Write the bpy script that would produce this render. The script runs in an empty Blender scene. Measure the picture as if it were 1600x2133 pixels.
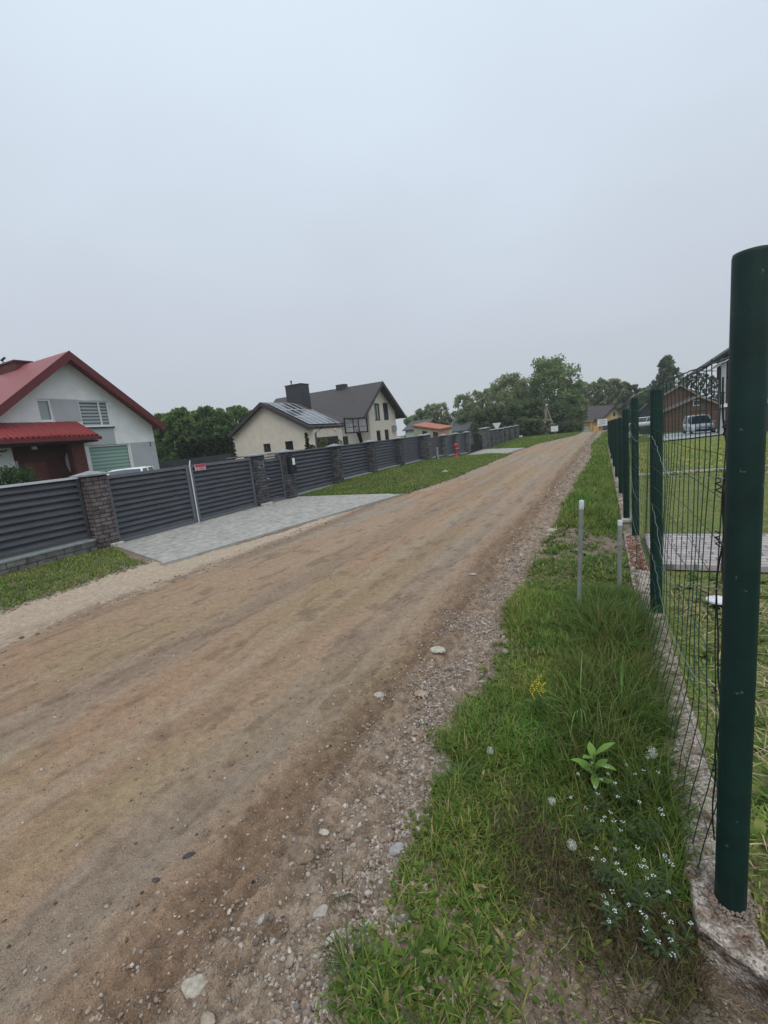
import bpy, math, random
import numpy as np
from mathutils import Matrix, Vector
from mathutils.geometry import tessellate_polygon

sc = bpy.context.scene
col = sc.collection
# ------------------------------------------------------------------ camera
F = 936.0; EYE = 1.55
dn = Vector((561, -5533, -F)).normalized(); upv = -dn
rd = Vector((475, 206.5, -F)); rd = (rd - rd.dot(upv) * upv).normalized()
xr_ = rd.cross(upv)
Rm = Matrix((xr_, rd, upv))                       # camera axes -> world axes
cam_d = bpy.data.cameras.new("camera"); cam = bpy.data.objects.new("camera", cam_d)
col.objects.link(cam); sc.camera = cam
cam_d.sensor_fit = 'HORIZONTAL'; cam_d.sensor_width = 36.0; cam_d.lens = 36.0 * F / 1600.0
cam_d.clip_start = 0.05; cam_d.clip_end = 3000
cam.matrix_world = Matrix.Translation((0, 0, EYE)) @ Rm.to_4x4()

def ray(px, py):
    return (Rm @ Vector((px - 800, -(py - 1066.5), -F))).normalized()
def at_x(px, py, X):
    d = ray(px, py); t = X / d.x; return Vector((X, d.y * t, EYE + d.z * t))
def at_y(px, py, Y):
    d = ray(px, py); t = Y / d.y; return Vector((d.x * t, Y, EYE + d.z * t))
def at_z(px, py, Z=0.0):
    d = ray(px, py); t = (Z - EYE) / d.z; return Vector((d.x * t, d.y * t, Z))

# ------------------------------------------------------------------ world
w = bpy.data.worlds.new("World"); sc.world = w; w.use_nodes = True
nt = w.node_tree; nt.nodes.clear()
out = nt.nodes.new('ShaderNodeOutputWorld')
sky = nt.nodes.new('ShaderNodeTexSky'); sky.sky_type = 'NISHITA'; sky.sun_disc = False
SUN_EL, SUN_AZ = math.radians(58), math.radians(150)
sky.sun_elevation = SUN_EL; sky.sun_rotation = SUN_AZ; sky.dust_density = 3.0
bg1 = nt.nodes.new('ShaderNodeBackground'); bg1.inputs[1].default_value = 0.012
nt.links.new(sky.outputs[0], bg1.inputs[0])
tc = nt.nodes.new('ShaderNodeTexCoord'); sep = nt.nodes.new('ShaderNodeSeparateXYZ')
nt.links.new(tc.outputs['Generated'], sep.inputs[0])
ramp = nt.nodes.new('ShaderNodeValToRGB'); cr = ramp.color_ramp
nzm = nt.nodes.new('ShaderNodeMapping'); nzm.inputs['Scale'].default_value = (1, 1, 2.2)
nz = nt.nodes.new('ShaderNodeTexNoise'); nz.inputs['Scale'].default_value = 1.7; nz.inputs['Detail'].default_value = 3
nt.links.new(tc.outputs['Generated'], nzm.inputs[0]); nt.links.new(nzm.outputs[0], nz.inputs['Vector'])
ma = nt.nodes.new('ShaderNodeMath'); ma.operation = 'MULTIPLY_ADD'; ma.inputs[1].default_value = 0.34; ma.inputs[2].default_value = -0.17
nt.links.new(nz.outputs['Fac'], ma.inputs[0])
ad = nt.nodes.new('ShaderNodeMath'); ad.operation = 'ADD'
nt.links.new(sep.outputs['Z'], ad.inputs[0]); nt.links.new(ma.outputs[0], ad.inputs[1]); nt.links.new(ad.outputs[0], ramp.inputs[0])
cr.elements[0].position = 0.0; cr.elements[0].color = (0.47, 0.505, 0.545, 1)
cr.elements[1].position = 1.0; cr.elements[1].color = (0.80, 0.90, 1.0, 1)
for p, c in ((0.10, (0.475, 0.515, 0.565)), (0.28, (0.515, 0.560, 0.625)), (0.45, (0.58, 0.65, 0.73)), (0.68, (0.655, 0.745, 0.845))):
    e = cr.elements.new(p); e.color = (*c, 1)
bg2 = nt.nodes.new('ShaderNodeBackground'); bg2.inputs[1].default_value = 1.11
nt.links.new(ramp.outputs[0], bg2.inputs[0])
ash = nt.nodes.new('ShaderNodeAddShader')
nt.links.new(bg1.outputs[0], ash.inputs[0]); nt.links.new(bg2.outputs[0], ash.inputs[1]); nt.links.new(ash.outputs[0], out.inputs[0])

sl = bpy.data.lights.new("sun", 'SUN'); sl.energy = 1.1; sl.angle = math.radians(40); sl.color = (1.0, 0.92, 0.80)
so = bpy.data.objects.new("sun", sl); col.objects.link(so)
sd = Vector((math.sin(SUN_AZ) * math.cos(SUN_EL), math.cos(SUN_AZ) * math.cos(SUN_EL), math.sin(SUN_EL)))
so.rotation_euler = sd.to_track_quat('Z', 'Y').to_euler(); so.location = (0, 0, 60)
sc.view_settings.view_transform = 'Standard'; sc.view_settings.look = 'None'
sc.view_settings.exposure = 0.0; sc.view_settings.gamma = 1.0; sc.view_settings.use_curve_mapping = False
sc.cycles.max_bounces = 6; sc.cycles.transparent_max_bounces = 12

# ------------------------------------------------------------------ noise (numpy)
def _h(xi, yi, s):
    h = (xi.astype(np.int64) * 374761393 + yi.astype(np.int64) * 668265263 + s * 974634777) & 0xffffffff
    h = ((h ^ (h >> 13)) * 1274126177) & 0xffffffff
    return ((h ^ (h >> 16)) & 0xffff) / 65535.0
def vn(x, y, s=0):
    x = np.asarray(x, float); y = np.asarray(y, float)
    xi = np.floor(x); yi = np.floor(y); fx = x - xi; fy = y - yi
    fx = fx * fx * (3 - 2 * fx); fy = fy * fy * (3 - 2 * fy)
    a = _h(xi, yi, s); b = _h(xi + 1, yi, s); c = _h(xi, yi + 1, s); d = _h(xi + 1, yi + 1, s)
    return (a + (b - a) * fx) * (1 - fy) + (c + (d - c) * fx) * fy
def fbm(x, y, s=0, o=4):
    r = 0; a = 1; t = 0
    for i in range(o):
        r = r + a * vn(np.asarray(x) * 2 ** i + 17.3 * i, np.asarray(y) * 2 ** i - 9.1 * i, s + i); t += a; a *= .5
    return r / t
def sst(a, b, x):
    t = np.clip((np.asarray(x, float) - a) / (b - a), 0, 1); return t * t * (3 - 2 * t)
ip = np.interp
def soff(y): return np.sqrt(y * y + 9) - 3

def terr(x, y):
    x = np.asarray(x, float); y = np.asarray(y, float)
    k = sst(0.2, 3.0, x)
    y0 = 46 - 31 * k; sl_ = 0.044 - 0.010 * k
    d = np.maximum(0, y - y0)
    z = -sl_ * soff(d) * 1.0
    z = np.maximum(z, -4.0)
    kl = 1 - sst(-7.6, -5.0, x)
    z = z + kl * ip(y, [0, 11, 14, 21, 25, 29, 34, 42, 46, 60], [0, 0, .13, .10, -.10, -.25, -.2, -.05, 0, 0])
    z = z - 0.3 * (1 - sst(-12.5, -9.0, x))
    return z
def vo(X): return .015 * sst(-.8, -.6, X) - .075 * sst(-.45, .05, X)
def XR(y): y = np.asarray(y, float); return ip(y, [0, 3, 5, 7, 17, 27, 40, 46, 120], [-.72, -.76, -.76, -.72, -.70, -1.0, -.75, -.7, -.7]) + .16 * (fbm(y * 1.1, y * 0, 5, 3) - .5) + .09 * (vn(y * 6, y * 0, 8) - .5) + .06 * (vn(y * 17, y * 0, 9) - .5)
def XL(y): y = np.asarray(y, float); return ip(y, [0, 2.5, 4.2, 4.6, 5.5, 10.3, 10.7, 13, 21, 24, 31, 42, 46, 120], [-6.15, -6.2, -6.45, -6.2, -5.6, -4.8, -4.7, -4.5, -4.5, -4.5, -4.5, -2.7, -2.6, -2.6]) + .22 * (fbm(y * .9, y * 0, 15, 3) - .5) + .08 * (vn(y * 5, y * 0, 18) - .5)

# ------------------------------------------------------------------ materials
M = {}
def mat(name, c, rough=0.8, metal=0.0, var=0.0, vscale=6.0, bump=0.0, bscale=40.0, attr=None, spec=0.3, stretch=None):
    m = bpy.data.materials.new(name); m.use_nodes = True; M[name] = m
    t = m.node_tree; n = t.nodes; L = t.links
    p = n['Principled BSDF']; p.inputs['Roughness'].default_value = rough; p.inputs['Metallic'].default_value = metal
    p.inputs['Specular IOR Level'].default_value = spec
    p.inputs['Base Color'].default_value = (*c, 1)
    co = n.new('ShaderNodeTexCoord'); src = co.outputs['Object']
    if stretch:
        mp = n.new('ShaderNodeMapping'); mp.inputs['Scale'].default_value = stretch; L.new(src, mp.inputs[0]); src = mp.outputs[0]
    base = None
    if attr:
        a = n.new('ShaderNodeAttribute'); a.attribute_name = attr; base = a.outputs['Color']; L.new(base, p.inputs['Base Color'])
    if var:
        nz = n.new('ShaderNodeTexNoise'); nz.inputs['Scale'].default_value = vscale; nz.inputs['Detail'].default_value = 5
        L.new(src, nz.inputs['Vector'])
        mr = n.new('ShaderNodeMapRange'); mr.inputs[1].default_value = .3; mr.inputs[2].default_value = .7
        mr.inputs[3].default_value = 1 - var; mr.inputs[4].default_value = 1 + var; L.new(nz.outputs['Fac'], mr.inputs[0])
        mx = n.new('ShaderNodeVectorMath'); mx.operation = 'SCALE'; L.new(mr.outputs[0], mx.inputs['Scale'])
        if base: L.new(base, mx.inputs[0])
        else: mx.inputs[0].default_value = c
        L.new(mx.outputs[0], p.inputs['Base Color'])
    if bump:
        nb = n.new('ShaderNodeTexNoise'); nb.inputs['Scale'].default_value = bscale; nb.inputs['Detail'].default_value = 6
        L.new(src, nb.inputs['Vector'])
        b = n.new('ShaderNodeBump'); b.inputs['Strength'].default_value = 1.0; b.inputs['Distance'].default_value = bump
        L.new(nb.outputs['Fac'], b.inputs['Height']); L.new(b.outputs[0], p.inputs['Normal'])
    return m
def leafmat(name, trans=0.35, rough=.55):
    m = bpy.data.materials.new(name); m.use_nodes = True; M[name] = m
    t = m.node_tree; n = t.nodes; L = t.links; n.clear()
    a = n.new('ShaderNodeAttribute'); a.attribute_name = 'col'
    p = n.new('ShaderNodeBsdfPrincipled'); p.inputs['Roughness'].default_value = rough; p.inputs['Specular IOR Level'].default_value = .25
    tr = n.new('ShaderNodeBsdfTranslucent'); mx = n.new('ShaderNodeMixShader'); mx.inputs[0].default_value = trans
    o = n.new('ShaderNodeOutputMaterial')
    L.new(a.outputs['Color'], p.inputs['Base Color']); L.new(a.outputs['Color'], tr.inputs[0])
    L.new(p.outputs[0], mx.inputs[1]); L.new(tr.outputs[0], mx.inputs[2]); L.new(mx.outputs[0], o.inputs[0])
    return m
def brickmat(name, c1, c2, mortar, bw, bh, ms=0.012, axis='yz', var=.25, bump=.006, rough=.85, off=.5):
    m = bpy.data.materials.new(name); m.use_nodes = True; M[name] = m
    t = m.node_tree; n = t.nodes; L = t.links
    p = n['Principled BSDF']; p.inputs['Roughness'].default_value = rough; p.inputs['Specular IOR Level'].default_value = .3
    co = n.new('ShaderNodeTexCoord'); s = n.new('ShaderNodeSeparateXYZ'); L.new(co.outputs['Object'], s.inputs[0])
    cb = n.new('ShaderNodeCombineXYZ')
    if axis == 'wall':
        ad = n.new('ShaderNodeMath'); ad.operation = 'ADD'; L.new(s.outputs[0], ad.inputs[0]); L.new(s.outputs[1], ad.inputs[1])
        L.new(ad.outputs[0], cb.inputs[0]); L.new(s.outputs[2], cb.inputs[1])
    else:
        L.new(s.outputs['xyz'.index(axis[0])], cb.inputs[0]); L.new(s.outputs['xyz'.index(axis[1])], cb.inputs[1])
    b = n.new('ShaderNodeTexBrick'); b.inputs['Scale'].default_value = 1; b.offset = off
    b.inputs['Brick Width'].default_value = bw; b.inputs['Row Height'].default_value = bh; b.inputs['Mortar Size'].default_value = ms
    b.inputs['Color1'].default_value = (*c1, 1); b.inputs['Color2'].default_value = (*c2, 1); b.inputs['Mortar'].default_value = (*mortar, 1)
    b.inputs['Mortar Smooth'].default_value = .2
    L.new(cb.outputs[0], b.inputs['Vector'])
    nz = n.new('ShaderNodeTexNoise'); nz.inputs['Scale'].default_value = 9; nz.inputs['Detail'].default_value = 6; L.new(co.outputs['Object'], nz.inputs['Vector'])
    mr = n.new('ShaderNodeMapRange'); mr.inputs[1].default_value = .3; mr.inputs[2].default_value = .7; mr.inputs[3].default_value = 1 - var; mr.inputs[4].default_value = 1 + var
    L.new(nz.outputs['Fac'], mr.inputs[0])
    mx = n.new('ShaderNodeVectorMath'); mx.operation = 'SCALE'; L.new(b.outputs['Color'], mx.inputs[0]); L.new(mr.outputs[0], mx.inputs['Scale'])
    L.new(mx.outputs[0], p.inputs['Base Color'])
    sb = n.new('ShaderNodeMath'); sb.operation = 'SUBTRACT'; L.new(nz.outputs['Fac'], sb.inputs[0]); L.new(b.outputs['Fac'], sb.inputs[1])
    bp = n.new('ShaderNodeBump'); bp.inputs['Distance'].default_value = bump; L.new(sb.outputs[0], bp.inputs['Height']); L.new(bp.outputs[0], p.inputs['Normal'])
    return m

mat('ground', (.1, .09, .06), .95, attr='col', var=.35, vscale=55, bump=.012, bscale=70)
# dirt road: vertex colours for large patches, pebbles and pits from voronoi
def roadmat():
    m = mat('road', (.3, .2, .15), .9, attr='col', spec=.2)
    t = m.node_tree; n = t.nodes; L = t.links; p = n['Principled BSDF']
    a = [q for q in n if q.bl_idname == 'ShaderNodeAttribute'][0]; co = [q for q in n if q.bl_idname == 'ShaderNodeTexCoord'][0].outputs['Object']
    nz = n.new('ShaderNodeTexNoise'); nz.inputs['Scale'].default_value = 160; nz.inputs['Detail'].default_value = 4; L.new(co, nz.inputs['Vector'])
    n2 = n.new('ShaderNodeTexNoise'); n2.inputs['Scale'].default_value = 22; n2.inputs['Detail'].default_value = 8; L.new(co, n2.inputs['Vector'])
    v = n.new('ShaderNodeTexVoronoi'); v.inputs['Scale'].default_value = 26; v.inputs['Randomness'].default_value = 1; L.new(co, v.inputs['Vector'])
    # sparse embedded pebbles / pits
    lt = n.new('ShaderNodeMapRange'); lt.inputs[1].default_value = .10; lt.inputs[2].default_value = .20; lt.inputs[3].default_value = 1; lt.inputs[4].default_value = 0; L.new(v.outputs['Distance'], lt.inputs[0])
    sx = n.new('ShaderNodeSeparateColor'); L.new(v.outputs['Color'], sx.inputs[0])
    gt = n.new('ShaderNodeMath'); gt.operation = 'GREATER_THAN'; gt.inputs[1].default_value = .72; L.new(sx.outputs[0], gt.inputs[0])
    pk = n.new('ShaderNodeMath'); pk.operation = 'MULTIPLY'; L.new(lt.outputs[0], pk.inputs[0]); L.new(gt.outputs[0], pk.inputs[1])
    rp = n.new('ShaderNodeValToRGB'); rp.color_ramp.elements[0].color = (.28, .25, .22, 1); rp.color_ramp.elements[1].color = (1.45, 1.45, 1.45, 1)
    e = rp.color_ramp.elements.new(.6); e.color = (.62, .58, .55, 1); e = rp.color_ramp.elements.new(.78); e.color = (1.1, 1.0, .95, 1)
    L.new(sx.outputs[1], rp.inputs[0])
    mr = n.new('ShaderNodeMapRange'); mr.inputs[1].default_value = .3; mr.inputs[2].default_value = .7; mr.inputs[3].default_value = .74; mr.inputs[4].default_value = 1.26; L.new(nz.outputs['Fac'], mr.inputs[0])
    mr2 = n.new('ShaderNodeMapRange'); mr2.inputs[1].default_value = .3; mr2.inputs[2].default_value = .7; mr2.inputs[3].default_value = .84; mr2.inputs[4].default_value = 1.14; L.new(n2.outputs['Fac'], mr2.inputs[0])
    ml = n.new('ShaderNodeMath'); ml.operation = 'MULTIPLY'; L.new(mr.outputs[0], ml.inputs[0]); L.new(mr2.outputs[0], ml.inputs[1])
    sca = n.new('ShaderNodeVectorMath'); sca.operation = 'SCALE'; L.new(a.outputs['Color'], sca.inputs[0]); L.new(ml.outputs[0], sca.inputs['Scale'])
    mm = n.new('ShaderNodeVectorMath'); mm.operation = 'MULTIPLY'; L.new(a.outputs['Color'], mm.inputs[0]); L.new(rp.outputs[0], mm.inputs[1])
    mx = n.new('ShaderNodeMix'); mx.data_type = 'RGBA'; L.new(pk.outputs[0], mx.inputs[0]); L.new(sca.outputs[0], mx.inputs[6]); L.new(mm.outputs[0], mx.inputs[7])
    L.new(mx.outputs[2], p.inputs['Base Color'])
    b1 = n.new('ShaderNodeBump'); b1.inputs['Distance'].default_value = .008; L.new(nz.outputs['Fac'], b1.inputs['Height'])
    b2 = n.new('ShaderNodeBump'); b2.inputs['Distance'].default_value = .020; L.new(n2.outputs['Fac'], b2.inputs['Height']); L.new(b1.outputs[0], b2.inputs['Normal'])
    b3 = n.new('ShaderNodeBump'); b3.inputs['Distance'].default_value = .005; L.new(pk.outputs[0], b3.inputs['Height']); L.new(b2.outputs[0], b3.inputs['Normal'])
    L.new(b3.outputs[0], p.inputs['Normal'])
roadmat()
mat('stone', (.4, .38, .35), .85, attr='col', var=.3, vscale=60, bump=.003, bscale=140)
leafmat('grass', .35); leafmat('foliage', .5, .6); leafmat('needles', .15, .7)
mat('bark', (.10, .08, .06), .9, var=.3, vscale=8, bump=.02, bscale=12)
mat('stem', (.10, .17, .04), .7); mat('petal_white', (.50, .52, .55), .8); mat('petal_yellow', (.75, .6, .03), .7)
mat('fluff', (.42, .44, .38), .9); mat('straw', (.42, .34, .2), .9, attr='col')
mat('slat_metal', (.060, .065, .075), .5, .0, var=.22, vscale=3, spec=.4, stretch=(1, 1, 6))
mat('slat_light', (.13, .14, .16), .45); mat('rail_bright', (.55, .57, .6), .4)
mat('galvanised', (.29, .31, .30), .5, .35, var=.22, vscale=18, bump=.001, bscale=60)
mat('galv_cap', (.50, .54, .57), .5, .1, var=.2, vscale=30)
brickmat('fence_brick', (.10, .085, .085), (.17, .145, .14), (.035, .03, .03), .21, .075, .008, 'wall', .45, .01)
brickmat('fence_stone', (.10, .11, .11), (.18, .19, .18), (.05, .055, .055), .2, .1, .012, 'wall', .4, .02)
brickmat('plinth_block', (.12, .12, .115), (.17, .17, .16), (.06, .06, .06), .28, .11, .008, 'wall', .4, .015)
mat('cap_stone', (.26, .28, .29), .8, var=.2, vscale=12, bump=.004)
mat('concrete', (.42, .40, .37), .9, var=.25, vscale=14, bump=.01, bscale=30)
brickmat('paver', (.325, .315, .29), (.355, .345, .315), (.27, .26, .24), .2, .1, .005, 'yx', .28, .002)
brickmat('paver_warm', (.34, .31, .31), (.42, .38, .37), (.16, .14, .13), .2, .1, .008, 'xy', .2, .004)
mat('kerb', (.34, .34, .32), .85, var=.15, vscale=9)
def plinthmat():
    m = mat('rough_plinth', (.40, .37, .34), .95, spec=.15)
    t = m.node_tree; n = t.nodes; L = t.links; p = n['Principled BSDF']; co = [q for q in n if q.bl_idname == 'ShaderNodeTexCoord'][0].outputs['Object']
    v = n.new('ShaderNodeTexVoronoi'); v.inputs['Scale'].default_value = 120; L.new(co, v.inputs['Vector'])
    nz = n.new('ShaderNodeTexNoise'); nz.inputs['Scale'].default_value = 14; nz.inputs['Detail'].default_value = 8; L.new(co, nz.inputs['Vector'])
    rp = n.new('ShaderNodeValToRGB'); rp.color_ramp.elements[0].position = .36; rp.color_ramp.elements[0].color = (.16, .11, .08, 1)
    rp.color_ramp.elements[1].position = .56; rp.color_ramp.elements[1].color = (.40, .35, .305, 1)
    L.new(nz.outputs['Fac'], rp.inputs[0])
    sx = n.new('ShaderNodeSeparateColor'); L.new(v.outputs['Color'], sx.inputs[0])
    mr = n.new('ShaderNodeMapRange'); mr.inputs[3].default_value = .45; mr.inputs[4].default_value = 1.5; L.new(sx.outputs[0], mr.inputs[0])
    sca = n.new('ShaderNodeVectorMath'); sca.operation = 'SCALE'; L.new(rp.outputs[0], sca.inputs[0]); L.new(mr.outputs[0], sca.inputs['Scale']); L.new(sca.outputs[0], p.inputs['Base Color'])
    b = n.new('ShaderNodeBump'); b.inputs['Distance'].default_value = .006; b.invert = True; L.new(v.outputs['Distance'], b.inputs['Height'])
    b2 = n.new('ShaderNodeBump'); b2.inputs['Distance'].default_value = .012; L.new(nz.outputs['Fac'], b2.inputs['Height']); L.new(b.outputs[0], b2.inputs['Normal']); L.new(b2.outputs[0], p.inputs['Normal'])
plinthmat()
def postmat():
    m = mat('post_green', (.006, .026, .022), .55, var=.22, vscale=10, bump=.0008, bscale=120, spec=.25)
    t = m.node_tree; n = t.nodes; L = t.links; p = n['Principled BSDF']; co = [q for q in n if q.bl_idname == 'ShaderNodeTexCoord'][0].outputs['Object']
    nz = n.new('ShaderNodeTexNoise'); nz.inputs['Scale'].default_value = 35; nz.inputs['Detail'].default_value = 3; L.new(co, nz.inputs['Vector'])
    mr = n.new('ShaderNodeMapRange'); mr.inputs[1].default_value = .70; mr.inputs[2].default_value = .73; L.new(nz.outputs['Fac'], mr.inputs[0])
    mx = n.new('ShaderNodeMix'); mx.data_type = 'RGBA'; L.new(mr.outputs[0], mx.inputs[0])
    L.new(p.inputs['Base Color'].links[0].from_socket, mx.inputs[6]); mx.inputs[7].default_value = (.07, .10, .09, 1); L.new(mx.outputs[2], p.inputs['Base Color'])
postmat()
mat('wire_green', (.012, .045, .032), .5); mat('wire_light', (.20, .235, .21), .6); mat('wire_dark', (.02, .022, .02), .6)
mat('render_white', (.80, .81, .805), .85, var=.07, vscale=2, bump=.003, bscale=60)
mat('render_grey', (.43, .445, .465), .85, var=.05, vscale=2, bump=.003, bscale=60)
mat('render_cream', (.68, .61, .52), .85, var=.07, vscale=2, bump=.003, bscale=60)
def tilemat(name, c, pitch, axis, rough=.5, row=.35):
    m = mat(name, c, rough, var=.12, vscale=5, spec=.4)
    t = m.node_tree; n = t.nodes; L = t.links; p = n['Principled BSDF']; co = [q for q in n if q.bl_idname == 'ShaderNodeTexCoord'][0].outputs['Object']
    w1 = n.new('ShaderNodeTexWave'); w1.bands_direction = axis; w1.inputs['Scale'].default_value = .314 / pitch; L.new(co, w1.inputs['Vector'])
    w2 = n.new('ShaderNodeTexWave'); w2.bands_direction = 'Z'; w2.wave_profile = 'SAW'; w2.inputs['Scale'].default_value = .314 / row; L.new(co, w2.inputs['Vector'])
    b = n.new('ShaderNodeBump'); b.inputs['Distance'].default_value = .03; L.new(w1.outputs['Fac'], b.inputs['Height'])
    b2 = n.new('ShaderNodeBump'); b2.inputs['Distance'].default_value = .03; L.new(w2.outputs['Fac'], b2.inputs['Height']); L.new(b.outputs[0], b2.inputs['Normal']); L.new(b2.outputs[0], p.inputs['Normal'])
tilemat('tile_red', (.28, .065, .062), .20, 'X', .42, .3); tilemat('tile_red_y', (.26, .04, .04), .20, 'Y', .45, .3)
mat('fascia_red', (.13, .028, .032), .5, var=.1); mat('soffit', (.07, .035, .03), .8)
tilemat('tile_dark', (.055, .047, .045), .30, 'X', .55, .3); mat('fascia_dark', (.05, .042, .042), .6, var=.1)
tilemat('tile_grey', (.07, .075, .08), .30, 'X', .7, .3); mat('chimney_sheet', (.045, .046, .05), .55, var=.15, vscale=3, stretch=(8, 8, 1))
tilemat('tile_orange', (.42, .13, .07), .2, 'X', .6, .3); mat('orange_wall', (.50, .27, .18), .85, var=.08); mat('lime_wall', (.42, .46, .33), .85, var=.08)
mat('yellow_wall', (.62, .42, .17), .85, var=.12); mat('pale_wall', (.5, .5, .48), .85)
brickmat('red_brick', (.11, .035, .03), (.15, .05, .045), (.06, .03, .03), .24, .075, .01, 'wall', .2)
mat('porch_brown', (.085, .03, .022), .7, var=.15, vscale=3)
mat('door_brown', (.13, .045, .03), .5, var=.15, vscale=3)
mat('glass', (.02, .025, .03), .06, spec=.6); mat('glass_pale', (.32, .37, .37), .12, spec=.6)
mat('frame_white', (.78, .79, .8), .4); mat('frame_dark', (.035, .028, .025), .5)
def shuttermat(name, c1, c2, pitch):
    m = mat(name, c1, .3, spec=.5)
    t = m.node_tree; n = t.nodes; L = t.links; p = n['Principled BSDF']; co = [q for q in n if q.bl_idname == 'ShaderNodeTexCoord'][0].outputs['Object']
    w1 = n.new('ShaderNodeTexWave'); w1.bands_direction = 'Z'; w1.inputs['Scale'].default_value = .314 / pitch; L.new(co, w1.inputs['Vector'])
    rp = n.new('ShaderNodeValToRGB'); rp.color_ramp.elements[0].position = .3; rp.color_ramp.elements[0].color = (*c2, 1); rp.color_ramp.elements[1].position = .6; rp.color_ramp.elements[1].color = (*c1, 1)
    L.new(w1.outputs['Fac'], rp.inputs[0]); L.new(rp.outputs[0], p.inputs['Base Color'])
shuttermat('blind_grey', (.42, .46, .46), (.09, .12, .13), .17); shuttermat('blind_green', (.30, .44, .38), (.16, .27, .23), .19)
mat('solar', (.03, .04, .055), .16, spec=.9); mat('solar_frame', (.5, .52, .54), .4, .3)
mat('gutter', (.03, .027, .025), .4)
brickmat('brown_boards', (.12, .06, .038), (.16, .08, .05), (.04, .02, .014), 4.0, .16, .012, 'wall', .18, .01)
mat('trim_wood', (.27, .2, .15), .7, var=.1); mat('roof_felt', (.045, .05, .052), .8, var=.2)
mat('sign_white', (.66, .70, .70), .5); mat('sign_text', (.16, .20, .20), .6); mat('sign_red', (.42, .06, .09), .5); mat('sign_pink', (.62, .38, .43), .5)
mat('letterbox', (.02, .023, .03), .4); mat('paper', (.8, .82, .84), .6); mat('black_iron', (.015, .015, .017), .5); mat('iron_light', (.19, .195, .20), .5)
mat('hydrant_red', (.38, .045, .045), .5, var=.15, vscale=9); mat('hydrant_pale', (.52, .25, .24), .6)
mat('white_plastic', (.66, .68, .74), .4); mat('black_plastic', (.02, .02, .022), .6)
mat('car_silver', (.62, .64, .68), .28, .25, spec=.6); mat('car_white', (.70, .74, .75), .25, spec=.6); mat('car_glass', (.04, .05, .065), .08, spec=.8)
mat('tyre', (.015, .015, .015), .9); mat('rim', (.25, .26, .27), .35, .6); mat('lamp_glass', (.62, .66, .68), .15, spec=.8)
mat('pole_wood', (.24, .22, .18), .9, var=.2, vscale=6)
mat('asphalt_drive', (.34, .35, .35), .9, var=.12, vscale=1.2); mat('board_dark', (.045, .05, .056), .6, var=.15, vscale=2); mat('rail_wood', (.16, .15, .14), .8, var=.2)

# ------------------------------------------------------------------ object helpers
def tag(o, label=None, cat=None, group=None, kind=None):
    if label: o['label'] = label
    if cat: o['category'] = cat
    if group: o['group'] = group
    if kind: o['kind'] = kind
    return o
def link(name, me, parent=None, loc=None):
    o = bpy.data.objects.new(name, me); col.objects.link(o)
    if parent is not None:
        o.parent = parent
        if parent.get('_w'): o.matrix_parent_inverse = Matrix.Translation(-parent.location)
    if loc is not None: o.location = loc
    return o
def empty(name, loc, label, cat, group=None, rz=0):
    o = bpy.data.objects.new(name, None); col.objects.link(o); o.empty_display_size = .2
    o.location = loc; o.rotation_euler = (0, 0, rz); return tag(o, label, cat, group)
def npmesh(name, V, Fq, m, parent=None, colr=None, smooth=False, k=None):
    """V (n,3) array, Fq (f,k) array of faces of equal size"""
    V = np.asarray(V, np.float32); Fq = np.asarray(Fq, np.int32); k = Fq.shape[1]
    me = bpy.data.meshes.new(name); me.vertices.add(len(V)); me.vertices.foreach_set('co', V.ravel())
    me.loops.add(Fq.size); me.loops.foreach_set('vertex_index', Fq.ravel())
    me.polygons.add(len(Fq)); me.polygons.foreach_set('loop_start', np.arange(0, Fq.size, k, dtype=np.int32))
    me.polygons.foreach_set('loop_total', np.full(len(Fq), k, np.int32))
    me.update(calc_edges=True)
    if colr is not None:
        a = me.color_attributes.new('col', 'FLOAT_COLOR', 'POINT')
        c = np.ones((len(V), 4), np.float32); c[:, :3] = colr; a.data.foreach_set('color', c.ravel())
    me.polygons.foreach_set('use_smooth', np.full(len(Fq), smooth, bool))
    if m: me.materials.append(M[m])
    return link(name, me, parent)
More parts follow.
